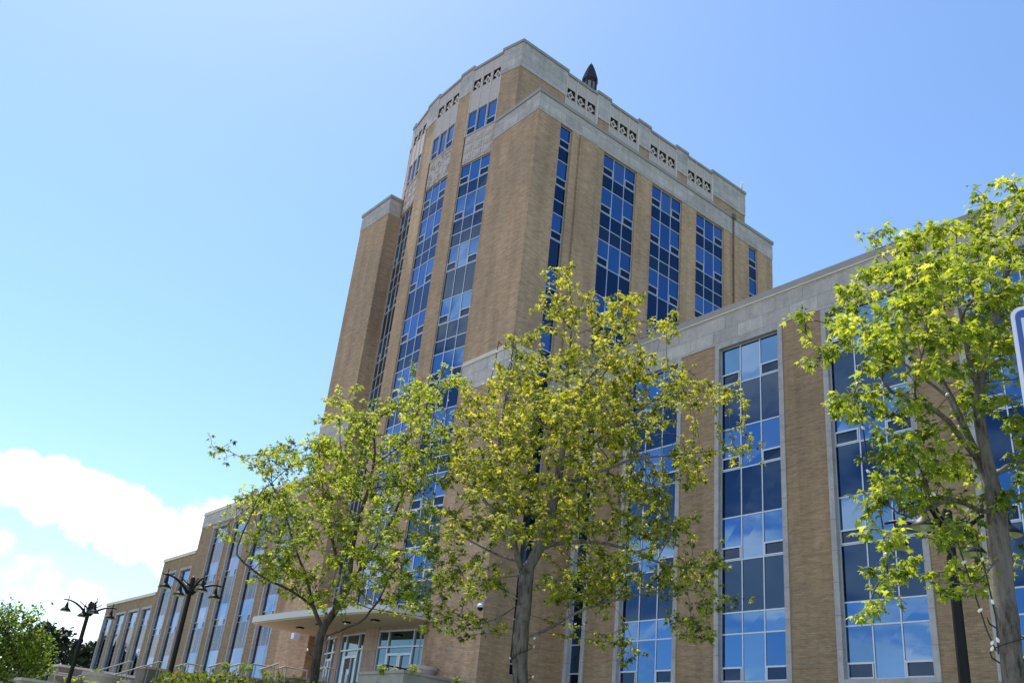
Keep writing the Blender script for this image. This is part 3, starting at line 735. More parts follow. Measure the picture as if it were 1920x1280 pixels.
p = atZ(31, 1270, 2.3); wall_thing('planter_wall', p[0]-.1, p[0]+.9, p[1], p[1]+3.2, -1.5, 2.3, 'concrete', 'conlight', 'low planter wall with a bright green fern in the bottom left', 'planter', .1)
fernp = (p[0]+.4, p[1]+2.3)
# stairs
st = empty('entrance_steps', (-56.2, 17.6, 0))
for k in range(14):
    m = MB(); z = PLZ-.165*k; m.box(-3.05, 3.0, -.34*(k+1)+.0, .34*0+.2-.34*k, z-.165-.6, z, 'conlight'); m.build('step', st)
st.location = (-56.25, 17.55, 0)
tag(st, 'pale concrete entrance steps climbing between two retaining walls', 'steps')
# handrails: sloping stretch then level stretch
def handrail(top, slope_to, level_to, post_zs, label):
    """top: upper knee; slope_to: lower end; level_to: far end of the level part"""
    o = empty('handrail', (top[0], top[1], PLZ)); loc = Vector(o.location)
    m = MB(); pts = [Vector(slope_to), Vector(top)]
    if level_to is not None: pts.append(Vector(level_to))
    m.tube([p-loc for p in pts], .034, 'steel', 8); m.build('rail', o)
    for p, zb in post_zs:
        q = MB(); p = Vector(p); q.tube([p-loc, Vector((p.x, p.y, zb))-loc], .026, 'steel', 6); q.build('post', o)
    tag(o, label, 'handrail', 'steel handrails on the terrace')
def rail_px(tp, lo, far, zt, label, zl=None):
    T = atZ(*tp, zt); X = T[0]
    A = atX(*lo, X); 
    E = None
    if far is not None: E = atX(*far, X); E = np.array([X, E[1], zt])
    A = np.array([X, A[1], A[2]])
    posts = []
    for f in (.25, .8): q = A+(T-A)*f; posts.append((q, q[2]-.95))
    if E is not None: posts += [(T+(E-T)*.12, zt-.95), (E, zt-.95)]
    handrail(T, A, E, posts, label)
rail_px((61, 1257), (0, 1278), (150, 1268), 3.7, 'leftmost steel handrail, partly in front of the grey retaining wall')
rail_px((101, 1259), (62, 1272), (135, 1264), 3.7, 'short steel handrail rising beside the bright green fern')
rail_px((243.7, 1239), (145, 1268), (249, 1240), 4.5, 'long steel handrail rising behind the big bowl planter')
rail_px((298, 1240), (205, 1267), (304, 1241), 4.5, 'long steel handrail rising to the near end of the dark retaining wall')
rail_px((352, 1243), (328, 1249), (372, 1246), 4.5, 'thin steel handrail between the near street lamp and the terrace walls')
rail_px((415, 1243), (390, 1250), (432, 1246), 4.5, 'pale steel handrail above the left end of the hedge')
rail_px((452, 1243), (418, 1253), (458, 1244), 4.5, 'pale steel handrail left of the small shrub in the red-brown planter')
rail_px((475, 1244), (464, 1253), (514, 1250), 4.5, 'steel guard rail under the last wing window')
rail_px((523, 1243), (486, 1255), None, 4.5, 'thick pale handrail in front of the brick wall by the canopy')
rail_px((533, 1249), (518, 1254), (577, 1255), 4.4, 'level steel rail running to the left tree trunk')
rail_px((608, 1250), (596, 1256), (626, 1250), 4.4, 'short steel handrail right of the left tree trunk')
# curved rail by the doors
T = atZ(722, 1246, 4.75)
o = empty('handrail', (T[0], T[1], PLZ)); m = MB(); y0 = T[1]; pts = []
for k in range(7): a = math.pi/2*k/6; pts.append((0, -.55*math.cos(a)+.0, .3+.9*math.sin(a)))
pts += [(0, 1.6, 1.2)]; m.tube(pts, .035, 'black', 8); m.build('rail', o)
tag(o, 'dark curved rail end behind the concrete planter box by the doors', 'handrail')
# bowl planters
def bowl(px, py, zr, rad, h, label):
    P = atZ(px, py, zr); o = empty('bowl_planter', (P[0], P[1], zr-h))
    m = MB(); m.lathe([(0, 0), (rad*.52, 0), (rad*.62, .03), (rad*.97, h-.16), (rad*1.03, h-.15), (rad*1.03, h), (rad*.94, h), (rad*.90, h-.1)], (0, 0, 0), 'terra', 40); m.build('bowl', o, False)
    m = MB(); m.lathe([(rad*.92, h-.1), (0, h-.06)], (0, 0, 0), 'barkd', 24); m.build('soil', o)
    return tag(o, label, 'planter', 'round concrete bowl planters'), P
b1, P1 = bowl(190, 1262.5, 3.0, .72, .85, 'big round concrete bowl planter at the foot of the entrance steps')
b2, P2 = bowl(12, 1256, 3.0, .75, .85, 'round concrete bowl planter cut by the left edge under the leafy tree')
b3, P3 = bowl(791, 1249.5, 5.0, .72, .6, 'round pinkish bowl planter on the concrete planter box by the doors')
P3b = P3

# ------------------------------------------------------------------ street lamps
def make_lamp(H):
    root = empty('street_lamp')
    m = MB(); m.lathe([(.20, 0), (.20, .12), (.15, .2), (.14, .7), (.11, .8), (.088, .85), (.07, H), (.085, H), (.085, H+.02), (.0, H+.02)], (0, 0, 0), 'black', 20)
    m.tube([(0, 0, H-.0), (0, 0, H+.22)], .075, 'black', 12); m.lathe([(.0, .30), (.055, .26), (.05, .22)], (0, 0, H), 'black', 12); m.build('pole', root, False)
    for k in range(4):
        a = R_(k*90); ca, sa = math.cos(a), math.sin(a)
        P = lambda r, z: (r*ca, r*sa, H+z)
        m = MB(); pts = []; rr = []
        for i in range(11):
            f = i/10; pts.append(P(.07+.93*f, -.26+.50*math.sin(f*math.pi*.5)**.8 - .08*f*f)); rr.append(.052-.03*f)
        m.tube(pts, rr, 'black', 8)
        m.tube([P(.06, -.02), P(.3, .12), P(.42, .2)], .02, 'black', 6)
        arm = m.build('lamp_arm', root, True)
        hx = .84; ht = .17
        m = MB(); c = P(hx, 0)
        m.tube([(c[0], c[1], H+ht+.13), (c[0], c[1], H+ht-.12)], .017, 'black', 6)
        m.lathe([(0, ht+.19), (.016, ht+.165), (.01, ht+.13)], (c[0], c[1], H), 'black', 8)
        m.build('stem', root).parent = arm
        m = MB(); m.lathe([(.0, ht-.08), (.035, ht-.09), (.045, ht-.16), (.06, ht-.20), (.075, ht-.27), (.15, ht-.33), (.195, ht-.39), (.20, ht-.42)], (c[0], c[1], H), 'black', 24)
        m.lathe([(.20, ht-.42), (.185, ht-.40), (.12, ht-.34), (.0, ht-.31)], (c[0], c[1], H), 'shadein', 24)
        s_ = m.build('lamp_shade', arm, True)
        m = MB(); m.lathe([(.0, ht-.44), (.055, ht-.42), (.07, ht-.37), (.06, ht-.33)], (c[0], c[1], H), 'lens', 12); m.build('lamp_glass', arm, True)
    return root
def place_lamp(root, top_px, D, H, rz, label):
    P = atD(*top_px, D); root.location = (P[0], P[1], P[2]-H); root.rotation_euler = (0, 0, rz)
    tag(root, label, 'street lamp', 'four-armed black street lamps')
# pole heights reach the ground below each lamp
def lampH(px, D): P = atD(*px, D); return P[2]-gz(P[0], P[1])
for px, D, rz, lb in (((359, 1097), 32, R_(2), 'black four-shade street lamp before the left wing windows, nearer of the left two'),
                      ((168, 1140), 41, R_(-3), 'black four-shade street lamp against the clouds, farther of the left two'),
                      ((1778, 985), 15.5, R_(4), 'black street lamp half hidden by the leaves of the right-hand tree')):
    H = lampH(px, D); root = make_lamp(H); place_lamp(root, px, D, H, rz, lb)

# ------------------------------------------------------------------ sign at the right edge
SP = atD(1956, 655, 4.0)
so_ = empty('parking_sign', (SP[0], SP[1], -1.6)); face = math.atan2(-SP[1], -SP[0])+math.pi/2
so_.rotation_euler = (0, 0, face)
def rrect(w, h, r, n=8):
    pts = []
    for cx, cz, a0 in ((w/2-r, h/2-r, 0), (-w/2+r, h/2-r, 90), (-w/2+r, -h/2+r, 180), (w/2-r, -h/2+r, 270)):
        for k in range(n+1): a = R_(a0+90*k/n); pts.append((cx+r*math.cos(a), cz+r*math.sin(a)))
    return pts
zc = SP[2]+1.6-.19
def plate(name, w_, h_, r_, y0, y1, mt, par, zoff=0):
    m = MB(); pts = rrect(w_, h_, r_); n = len(pts)
    for x, z in pts: m.v.append((x, y0, zc+z+zoff))
    for x, z in pts: m.v.append((x, y1, zc+z+zoff))
    m.f.append(tuple(range(n))); m.mi.append(m.m(mt)); m.f.append(tuple(reversed(range(n, 2*n)))); m.mi.append(0)
    for k in range(n): m.f.append((k, n+k, n+(k+1) % n, (k+1) % n)); m.mi.append(0)
    return m.build(name, par)
SH = .80; SW = .20
pl = plate('sign_plate', SW, SH, .045, .0, .012, 'whitesign', so_)
plate('sign_field', SW-.034, SH-.034, .032, -.002, .0, 'bluesign', pl); plate('sign_panel', SW-.075, SH-.11, .004, -.004, -.002, 'palesign', pl)
m = MB(); m.box(-.025, .025, .015, .06, 0, zc+SH/2-.05, 'galv'); m.build('post', so_)
tag(so_, 'tall blue sign with rounded white edge cut by the right edge of the picture', 'sign')

# ------------------------------------------------------------------ foliage
def leaf_shape(kind):
    if kind == 'maple':
        o = [(0, 0), (.13, .03), (.24, -.12), (.27, .08), (.47, .10), (.30, .28), (.56, .52), (.24, .46), (.10, .60), (.13, .80), (0, 1.05)]
        pts = o+[(-x, y) for x, y in reversed(o[1:-1])]
        V = np.array([(x, y, -1.1*x*x-.25*y*y) for x, y in pts]); c = np.array([[0, .34, .05]])
        V = np.vstack([V, c]); n = len(pts); Fc = [(i, (i+1) % n, n) for i in range(n)]
        return V, Fc
    if kind == 'small':
        V = np.array([(0, 0, 0), (.34, .3, -.05), (.3, .62, -.1), (0, 1, -.1), (-.3, .62, -.1), (-.34, .3, -.05), (0, .45, .04)])
        return V, [(i, (i+1) % 6, 6) for i in range(6)]
    V = np.array([(-.12, 0, 0), (.12, 0, 0), (.3, .8, -.05), (0, 1.05, .03), (-.3, .8, -.05)])
    return V, [(0, 1, 2, 3, 4)]
def leaves_mesh(name, pos, dirs, nrm, size, tint, kind, mtl, parent):
    V, Fc = leaf_shape(kind); n = len(pos); y = dirs/np.linalg.norm(dirs, axis=1, keepdims=True)
    x = np.cross(y, nrm); x /= np.maximum(np.linalg.norm(x, axis=1, keepdims=True), 1e-6); z = np.cross(x, y)
    P = pos[:, None, :]+size[:, None, None]*(V[None, :, 0:1]*x[:, None, :]+V[None, :, 1:2]*y[:, None, :]+V[None, :, 2:3]*z[:, None, :])
    P = P.reshape(-1, 3); k = len(V); nf = len(Fc); lv = len(Fc[0])
    base = (np.arange(n)*k)[:, None, None]; Fa = (np.array(Fc)[None]+base).reshape(-1, lv)
    me = bpy.data.meshes.new(name); me.vertices.add(len(P)); me.vertices.foreach_set('co', P.astype(np.float32).ravel())
    me.loops.add(Fa.size); me.loops.foreach_set('vertex_index', Fa.astype(np.int32).ravel())
    me.polygons.add(len(Fa)); me.polygons.foreach_set('loop_start', (np.arange(len(Fa))*lv).astype(np.int32))
    me.update(calc_edges=True)
    at = me.attributes.new('tint', 'FLOAT', 'FACE'); at.data.foreach_set('value', np.repeat(tint, nf).astype(np.float32))
    me.materials.append(M[mtl]); o = bpy.data.objects.new(name, me); C.objects.link(o)
    if parent is not None: o.parent = parent
    return o
def unit(a): return a/np.maximum(np.linalg.norm(a, axis=-1, keepdims=True), 1e-9)

def grow(rng, nodes, parents, attr, step, kill, infl, iters=400, up=.10, maxn=9000):
    nodes = [np.array(n, float) for n in nodes]; parents = list(parents)
    A = np.array(attr); alive = np.ones(len(A), bool); NA = np.array(nodes)
    D = np.linalg.norm(A[:, None]-NA[None], axis=2); near = D.argmin(1); nd = D.min(1)
    for it in range(iters):
        idx = np.where(alive & (nd < infl))[0]
        if len(idx) == 0:
            if not alive.any(): break
            idx = np.where(alive)[0]; idx = idx[np.argsort(nd[idx])[:1]]
        new = {}
        for i in idx: new.setdefault(near[i], []).append(i)
        added = []
        for k, lst in new.items():
            v = unit(A[lst]-nodes[k]).sum(0); v = v/(np.linalg.norm(v)+1e-9)+np.array([0, 0, up])+rng.normal(0, .13, 3)
            v /= np.linalg.norm(v)+1e-9; q = nodes[k]+v*step
            added.append(q); nodes.append(q); parents.append(k)
        NN = np.array(added); base = len(nodes)-len(added)
        ai = np.where(alive)[0]; d = np.linalg.norm(A[ai][:, None]-NN[None], axis=2); j = d.argmin(1); dm = d.min(1)
        u = dm < nd[ai]; near[ai[u]] = base+j[u]; nd[ai[u]] = dm[u]
        alive &= ~(nd < kill)
        if len(nodes) > maxn or not alive.any(): break
    return nodes, parents, near

def branch_mesh(nodes, parents, mtl, r_tip, r_base, name, parent, extra=None, sides=7):
    n = len(nodes); ch = [[] for _ in range(n)]
    for i, p in enumerate(parents):
        if p >= 0: ch[p].append(i)
    order = []; stack = [i for i, p in enumerate(parents) if p < 0]
    while stack: k = stack.pop(); order.append(k); stack += ch[k]
    def radii(e):
        r = np.zeros(n)
        for k in reversed(order): r[k] = r_tip if not ch[k] else sum(r[c]**e for c in ch[k])**(1/e)
        return r
    lo, hi = 1.6, 4.5
    for _ in range(18):
        e = (lo+hi)/2; r = radii(e)
        if r[order[0]] > r_base: lo = e
        else: hi = e
    m = MB(); m.m(mtl)
    heads = [(i, None) for i, p in enumerate(parents) if p < 0]
    while heads:
        k, pre = heads.pop(); pts = []; rr = []
        if pre is not None: pts.append(nodes[pre]); rr.append(min(r[pre], r[k]*1.15))
        while True:
            pts.append(nodes[k]); rr.append(max(r[k], .004))
            if not ch[k]: break
            c = sorted(ch[k], key=lambda q: -r[q]); heads += [(q, k) for q in c[1:]]; k = c[0]
        if len(pts) < 2: continue
        P = np.array(pts)
        if len(P) > 3: P[1:-1] = P[1:-1]*.5+(P[:-2]+P[2:])*.25
        if rr[0] > .05:
            jr = random.Random(len(pts)); rr = [q_*(1+jr.uniform(-.07, .07)) for q_ in rr]
        s_ = sides if rr[0] > .05 else (5 if rr[0] > .015 else 3)
        m.tube([tuple(q) for q in P], rr, mtl, 12 if rr[0] > .1 else s_, cap=False)
    if extra:
        for a, b, ra in extra: m.tube([tuple(a), tuple((np.array(a)+b)/2+np.array([0, 0, .01])), tuple(b)], [ra, ra*.8, ra*.6], mtl, 3, cap=False)
    return m.build(name, parent, True), r

def photo_tree(name, label, seed, D, limbs, blobs, leafsize, mtl, trunk_r, n_attr, tuft=6, depth_r=1.7, step=.13, dens_depth=1.6, tint_bias=0.0, leafkind='maple', bark='bark', spray=.13):
    """limbs: polylines of (px, py, depth offset in m); first one starts at the trunk foot. blobs: crown lumps (px, py, r px)."""
    rng = np.random.default_rng(seed); root = empty(name)
    foot = atD(limbs[0][0][0], limbs[0][0][1], D); root.location = (foot[0], foot[1], gz(foot[0], foot[1])-.05)
    loc = np.array(root.location); k0 = np.array([0, 0, 0.0])
    nodes, parents = [k0], [-1]
    def add_poly(P):
        nonlocal nodes, parents
        P = [np.array(p) for p in P]
        # attach start to nearest existing node
        N_ = np.array(nodes); s = int(np.linalg.norm(N_-P[0], axis=1).argmin()) if len(nodes) > 1 else 0
        cur = s
        pts = [nodes[s]]+P[(1 if np.linalg.norm(nodes[s]-P[0]) < .25 else 0):]
        for a, b in zip(pts[:-1], pts[1:]):
            L_ = np.linalg.norm(b-a); m_ = max(1, int(L_/.16))
            for i in range(1, m_+1):
                q = a+(b-a)*i/m_+rng.normal(0, .012, 3); nodes.append(q); parents.append(cur); cur = len(nodes)-1
    for li in limbs:
        add_poly([atD(x, y, D+dz_)-loc for x, y, dz_ in li])
    A = []
    tot = sum(b[2]**2 for b in blobs)
    sc_ = D/F_PX*1.12
    for b in blobs:
        x, y, r = b[:3]; n = max(3, int(n_attr*r*r/tot)); off = rng.uniform(-1, 1)*depth_r*.6
        c = atD(x, y, D)-loc
        c = c + unit(atD(x, y, D))*off
        for _ in range(max(1, round(n/7))):      # flat sprays of shoots, so the crown comes in layers with gaps
            v = rng.normal(size=3); v /= np.linalg.norm(v); v *= rng.uniform(0, 1)**.4
            d = unit(atD(x, y, D)); v = v*r*sc_; v = v + d*rng.normal(0, 1)*depth_r*.42*dens_depth*(.5+r/120)
            sp = D/13*spray; tilt = rng.normal(0, .25, 2)
            for q in range(7):
                h = rng.normal(0, sp, 2); A.append(c+v+np.array([h[0], h[1], rng.normal(0, sp*.28)+h@tilt]))
    A = np.array(A)
    nodes, parents, near = grow(rng, nodes, parents, A, step, step*1.5, 2.6, maxn=9500)
    NA = np.array(nodes)
    tw = []
    for a, k in zip(A, near):
        b = NA[k]
        if np.linalg.norm(a-b) < .9: tw.append((b, a, .0045 if D > 10 else .004))
    tr, rad = branch_mesh(nodes, parents, bark, .0030, trunk_r, 'trunk', root, tw)
    # leaves: rosettes at the twig tips, a few along the thin twigs
    pos, dr, nr, sz, ti = [], [], [], [], []
    tips = [(a, unit(a-NA[k])) for a, k in zip(A, near)]
    thin = [i for i in range(len(NA)) if rad[i] < .009]
    for i in rng.choice(thin, size=min(len(thin), int(len(A)*.45)), replace=False):
        p = parents[i]; tips.append((NA[i], unit(NA[i]-NA[p]) if p >= 0 else np.array([0, 0, 1.])))
    zmin, zmax = A[:, 2].min(), A[:, 2].max()
    for a, t in tips:
        k = rng.integers(max(2, tuft-3), tuft+3); tt = rng.normal(0, .2)
        for q in range(k):
            v = unit(t*.5+rng.normal(0, .7, 3)+np.array([0, 0, .15])); pt = a+v*rng.uniform(.2, 1.0)*leafsize*.9
            pos.append(pt); d = unit(v*np.array([1, 1, .5])+np.array([0, 0, -.28])+rng.normal(0, .22, 3)); dr.append(d)
            nn = np.array([0, 0, 1.])+rng.normal(0, .5, 3)+v*.3; nr.append(nn)
            s = leafsize*rng.uniform(.55, 1.15); sz.append(s)
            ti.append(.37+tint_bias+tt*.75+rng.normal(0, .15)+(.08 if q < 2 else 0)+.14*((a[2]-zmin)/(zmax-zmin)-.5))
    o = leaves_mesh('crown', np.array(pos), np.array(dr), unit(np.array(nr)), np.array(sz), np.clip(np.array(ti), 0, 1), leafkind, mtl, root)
    tag(root, label, 'tree')
    print(name, 'nodes', len(nodes), 'tips', len(tips), 'leaves', len(pos))
    return root, loc, NA, rad

L1 = [[(588, 1276, 0), (595, 1235, 0), (601, 1190, 0), (603, 1172, 0)],
      [(603, 1172, 0), (630, 1146, 0), (654, 1099, .1), (678, 1064, .2), (719, 1005, .3), (745, 950, .3), (775, 880, .4), (800, 830, .5)],
      [(603, 1172, 0), (597, 1161, 0), (584, 1136, -.1), (550, 1105, -.3), (506, 1092, -.5), (475, 1067, -.6), (440, 1040, -.7)],
      [(654, 1099, .1), (656, 1080, .1), (659, 1030, 0), (669, 983, -.1), (690, 920, -.2), (705, 850, -.2), (700, 800, -.2)],
      [(601, 1192, 0), (622, 1190, -.2), (650, 1176, -.5), (678, 1171, -.7)],
      [(644, 1120, .1), (694, 1142, .3), (756, 1150, .6), (830, 1160, .8)],
      [(678, 1064, .2), (720, 1068, .5), (790, 1082, .8), (850, 1090, 1)],
      [(584, 1136, -.1), (575, 1080, .2), (550, 1020, .4), (530, 950, .5), (500, 890, .5)],
      [(654, 1099, .1), (630, 1040, .4), (610, 960, .7), (600, 880, .8)]]
B1 = [(432, 852, 20), (500, 865, 34), (545, 850, 34), (600, 835, 46), (645, 775, 30), (740, 765, 44), (800, 730, 34), (840, 712, 26), (690, 830, 62), (610, 880, 60), (795, 820, 60), (470, 945, 42), (428, 985, 16), (545, 945, 50), (650, 940, 74), (765, 920, 66), (510, 1035, 46), (600, 1030, 66), (710, 1030, 58), (800, 985, 42), (490, 1085, 22), (575, 1100, 36), (655, 1125, 28), (780, 1085, 36), (850, 1090, 34), (740, 1128, 24), (830, 1175, 22), (800, 1120, 22), (560, 1000, 40)]
L2 = [[(975, 1282, 0), (977, 1220, 0), (981, 1150, 0), (984, 1080, 0)],
      [(984, 1080, 0), (1000, 1045, .1), (1017, 1011, .2), (1035, 950, .2), (1050, 870, .1), (1060, 780, 0), (1065, 690, 0), (1072, 600, 0), (1068, 540, 0)],
      [(984, 1080, 0), (972, 1050, -.2), (962, 1000, -.3), (950, 930, -.3), (935, 850, -.2), (945, 760, -.2), (965, 680, -.2)],
      [(982, 1200, 0), (1020, 1185, -.2), (1067, 1155, -.4), (1105, 1136, -.5), (1180, 1120, -.6), (1260, 1100, -.5), (1340, 1110, -.4)],
      [(972, 1065, -.2), (940, 1045, -.4), (914, 1030, -.5), (858, 1005, -.6), (825, 975, -.6)],
      [(1010, 1030, .2), (1039, 1018, 0), (1092, 1016, -.2), (1155, 1020, -.4), (1210, 1045, -.4), (1280, 1065, -.4), (1350, 1060, -.4)],
      [(1050, 870, .1), (1110, 830, .3), (1170, 790, .5), (1240, 740, .6), (1330, 735, .6), (1385, 735, .6)],
      [(1045, 920, .1), (1110, 890, -.4), (1190, 860, -.6), (1290, 850, -.6), (1400, 838, -.6)],
      [(1060, 780, 0), (1110, 700, .4), (1180, 640, .5), (1260, 615, .5)],
      [(984, 1090, 0), (930, 1085, .3), (870, 1090, .6), (830, 1110, .7)],
      [(982, 1130, 0), (950, 1150, -.4), (910, 1170, -.6), (870, 1172, -.7)],
      [(962, 1000, -.3), (915, 950, .4), (870, 880, .6), (850, 830, .6)]]
B2 = [(1065, 535, 22), (1050, 590, 40), (1128, 600, 42), (1185, 592, 34), (1252, 620, 22), (965, 640, 26), (985, 715, 60), (1085, 700, 78), (1185, 690, 54), (900, 760, 44), (940, 845, 78), (1060, 825, 96), (1170, 795, 76), (1275, 720, 46), (1350, 745, 26), (1385, 842, 20), (870, 900, 44), (950, 945, 72), (1075, 955, 82), (1190, 910, 66), (1290, 870, 36), (880, 980, 34), (1235, 1005, 48), (1325, 1055, 36), (1250, 1085, 36), (1345, 1130, 20), (1140, 1075, 56), (1060, 1105, 34), (1165, 1190, 18), (1300, 1175, 28), (850, 1062, 26), (905, 1085, 30), (840, 1130, 18), (930, 1178, 16), (870, 1172, 22), (1100, 1120, 34), (1180, 1235, 14)]
L3 = [[(1903, 1290, 0), (1893, 1200, 0), (1880, 1080, 0), (1868, 960, 0), (1862, 890, 0)],
      [(1865, 940, 0), (1845, 880, .1), (1817, 821, .2), (1785, 750, .3), (1750, 690, .4), (1735, 620, .4), (1745, 540, .4), (1740, 480, .4)],
      [(1862, 890, 0), (1845, 840, 0), (1838, 780, -.1), (1836, 720, -.1), (1855, 640, 0), (1868, 590, 0), (1890, 510, .1), (1900, 430, .1)],
      [(1862, 890, 0), (1885, 875, .1), (1909, 867, .2), (1950, 840, .3), (1980, 780, .4)],
      [(1866, 970, 0), (1835, 960, -.2), (1809, 945, -.3), (1780, 930, -.4), (1745, 950, -.5), (1700, 985, -.5), (1665, 1020, -.5)],
      [(1835, 860, .1), (1780, 790, -.3), (1720, 750, -.5), (1650, 730, -.6), (1590, 740, -.6)],
      [(1785, 750, .3), (1710, 690, .3), (1640, 640, .3), (1570, 610, .3), (1520, 600, .3)],
      [(1836, 720, -.1), (1800, 600, -.4), (1790, 500, -.4), (1800, 430, -.4)],
      [(1745, 540, .4), (1680, 500, .5), (1640, 470, .5)],
      [(1880, 1060, 0), (1850, 1075, -.3), (1830, 1100, -.4), (1800, 1105, -.5)]]
B3 = [(1512, 600, 18), (1530, 690, 20), (1560, 640, 38), (1605, 555, 36), (1632, 450, 16), (1640, 490, 26), (1640, 640, 56), (1700, 560, 66), (1720, 470, 46), (1775, 425, 34), (1850, 400, 44), (1905, 370, 30), (1800, 520, 78), (1885, 500, 66), (1600, 735, 42), (1700, 675, 74), (1800, 640, 80), (1890, 640, 56), (1575, 775, 18), (1700, 790, 36), (1750, 845, 50), (1700, 885, 48), (1640, 950, 30), (1735, 940, 46), (1810, 895, 46), (1685, 1030, 30), (1665, 1095, 20), (1652, 1140, 12), (1775, 1000, 40), (1830, 1055, 24), (1800, 1105, 16), (1900, 800, 36), (1915, 950, 18), (1840, 760, 46), (1970, 440, 80), (1985, 580, 80), (1985, 740, 80), (1970, 880, 50), (1915, 1050, 16)]
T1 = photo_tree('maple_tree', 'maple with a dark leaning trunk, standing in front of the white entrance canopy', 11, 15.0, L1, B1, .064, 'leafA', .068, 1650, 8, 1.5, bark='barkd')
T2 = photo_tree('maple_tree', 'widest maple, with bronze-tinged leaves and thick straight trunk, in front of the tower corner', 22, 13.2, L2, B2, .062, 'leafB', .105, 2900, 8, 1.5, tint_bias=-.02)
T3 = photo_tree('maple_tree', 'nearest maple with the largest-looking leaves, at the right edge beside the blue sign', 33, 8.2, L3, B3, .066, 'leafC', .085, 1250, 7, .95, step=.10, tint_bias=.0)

# string lights wound in the maples
def string_lights(tree, seed, label, nb, strands, D, wraps):
    root, loc, NA, rad = tree; rng = np.random.default_rng(seed)
    o = empty('string_lights', tuple(loc)); wm = MB(); bulbs = []
    # dangling strands given in the photograph
    for P in strands:
        pts = [atD(x, y, D-.4)-loc for x, y in P]; wm.tube([tuple(p) for p in pts], .006, 'wire', 4); wm.build('wire', o); wm = MB()
        for a, b in zip(pts[:-1], pts[1:]):
            L_ = np.linalg.norm(b-a)
            for k in range(max(1, int(L_/.22))): bulbs.append(a+(b-a)*((k+.6)/max(1, int(L_/.22))))
    # turns round the trunk
    for (xa, ya, xb, yb, rr, turns) in wraps:
        a, b = atD(xa, ya, D)-loc, atD(xb, yb, D)-loc; pts = []
        n = int(turns*10)
        for k in range(n+1):
            f = k/n; t = 2*math.pi*turns*f; c = a+(b-a)*f; pts.append(tuple(c+np.array([rr*math.cos(t), rr*math.sin(t), 0])))
            if k % 5 == 2: bulbs.append(np.array(pts[-1])+np.array([math.cos(t), math.sin(t), -.3])*.03)
        wm.tube(pts, .006, 'wire', 4); wm.build('wire', o); wm = MB()
    idx = [i for i in range(len(rad)) if .008 < rad[i] < .04]
    for i in rng.choice(idx, nb, replace=False):
        v = rng.normal(size=3); v /= np.linalg.norm(v); bulbs.append(NA[i]+v*(rad[i]+.03))
    bm_ = MB(); bm_.lathe([(0, .022), (.007, .017), (.012, .005), (.013, -.006), (.008, -.018), (0, -.023)], (0, 0, 0), 'bulb', 8)
    first = bm_.build('bulb', o, True)
    for i, p in enumerate(bulbs[:98]):
        c = first if i == 0 else first.copy()
        if i: C.objects.link(c); c.parent = o
        c.location = tuple(p); c.rotation_euler = tuple(rng.uniform(-1.2, 1.2, 3))
    tag(o, label, 'string lights')
string_lights(T1, 1, 'string of white bulbs wound round the dark leaning maple before the canopy', 34, [[(845, 690), (840, 760), (826, 800)]], 15.0, [(590, 1260, 600, 1185, .12, 1.3)])
string_lights(T2, 2, 'string of white bulbs in the widest maple, before the tower corner', 34, [[(935, 640), (930, 672), (922, 705), (915, 738)], [(935, 640), (948, 655), (962, 655), (954, 690), (950, 712)], [(962, 720), (945, 738)], [(1070, 1160), (1085, 1175), (1102, 1165)]], 13.2, [(977, 1275, 980, 1185, .14, 1.6)])
string_lights(T3, 3, 'string of white bulbs hanging from the nearest maple at the right edge', 26, [[(1612, 760), (1622, 830), (1632, 920)], [(1640, 905), (1655, 985), (1664, 1075)], [(1790, 1000), (1820, 1090), (1850, 1180), (1868, 1220)], [(1830, 1000), (1850, 1080), (1868, 1160), (1872, 1225)]], 8.2, [(1893, 1265, 1884, 1160, .12, 1.6)])

# distant bright leafy tree at the left
def lump_tree(name, label, D, foot, blobs, leafsize, mtl, n, trunk_r, seed, kind='small', group=None):
    rng = np.random.default_rng(seed); root = empty(name); f = atD(*foot, D); root.location = (f[0], f[1], gz(f[0], f[1])-.05); loc = np.array(root.location)
    nodes = [np.zeros(3)]; parents = [-1]; top = atD(foot[0], foot[1], D)-loc
    for k in range(1, 9): nodes.append(top*k/8); parents.append(len(nodes)-2)
    A = []; tot = sum(b[2]**2 for b in blobs); s = D/F_PX
    for x, y, r in blobs:
        c = atD(x, y, D+rng.uniform(-1, 1)*r*s*.5)-loc
        for _ in range(max(3, int(n*r*r/tot))):
            v = rng.normal(size=3); v = v/np.linalg.norm(v)*rng.uniform(.1, 1.25)**.6; A.append(c+v*r*s)
    A = np.array(A); nodes, parents, near = grow(rng, nodes, parents, A, .35, .5, 6, maxn=2500)
    branch_mesh(nodes, parents, 'barkd', .012, trunk_r, 'trunk', root)
    m = 5; pos = (np.repeat(A, m, 0)+rng.normal(0, leafsize*1.1, (len(A)*m, 3))); d = rng.normal(size=pos.shape); d[:, 2] -= .3
    nn = rng.normal(0, .6, pos.shape); nn[:, 2] += 1
    ti = np.clip(np.repeat(rng.normal(.5, .16, len(A)), m)+rng.normal(0, .14, len(pos)), 0, 1)
    leaves_mesh('crown', pos, d, unit(nn), rng.uniform(.6, 1.2, len(pos))*leafsize, ti, kind, mtl, root)
    return tag(root, label, 'tree', group)
lump_tree('leafy_tree', 'bright green leafy tree cut by the left edge, in front of the dark pines', 44, (42, 1262), [(20, 1148, 18), (52, 1160, 17), (70, 1150, 8), (5, 1185, 30), (44, 1195, 30), (76, 1205, 18), (92, 1215, 10), (30, 1230, 32), (66, 1236, 22), (80, 1255, 14), (-25, 1170, 40), (-30, 1230, 42), (-60, 1200, 40), (55, 1255, 20), (0, 1256, 24)], .14, 'leafF', 1500, .14, 5)

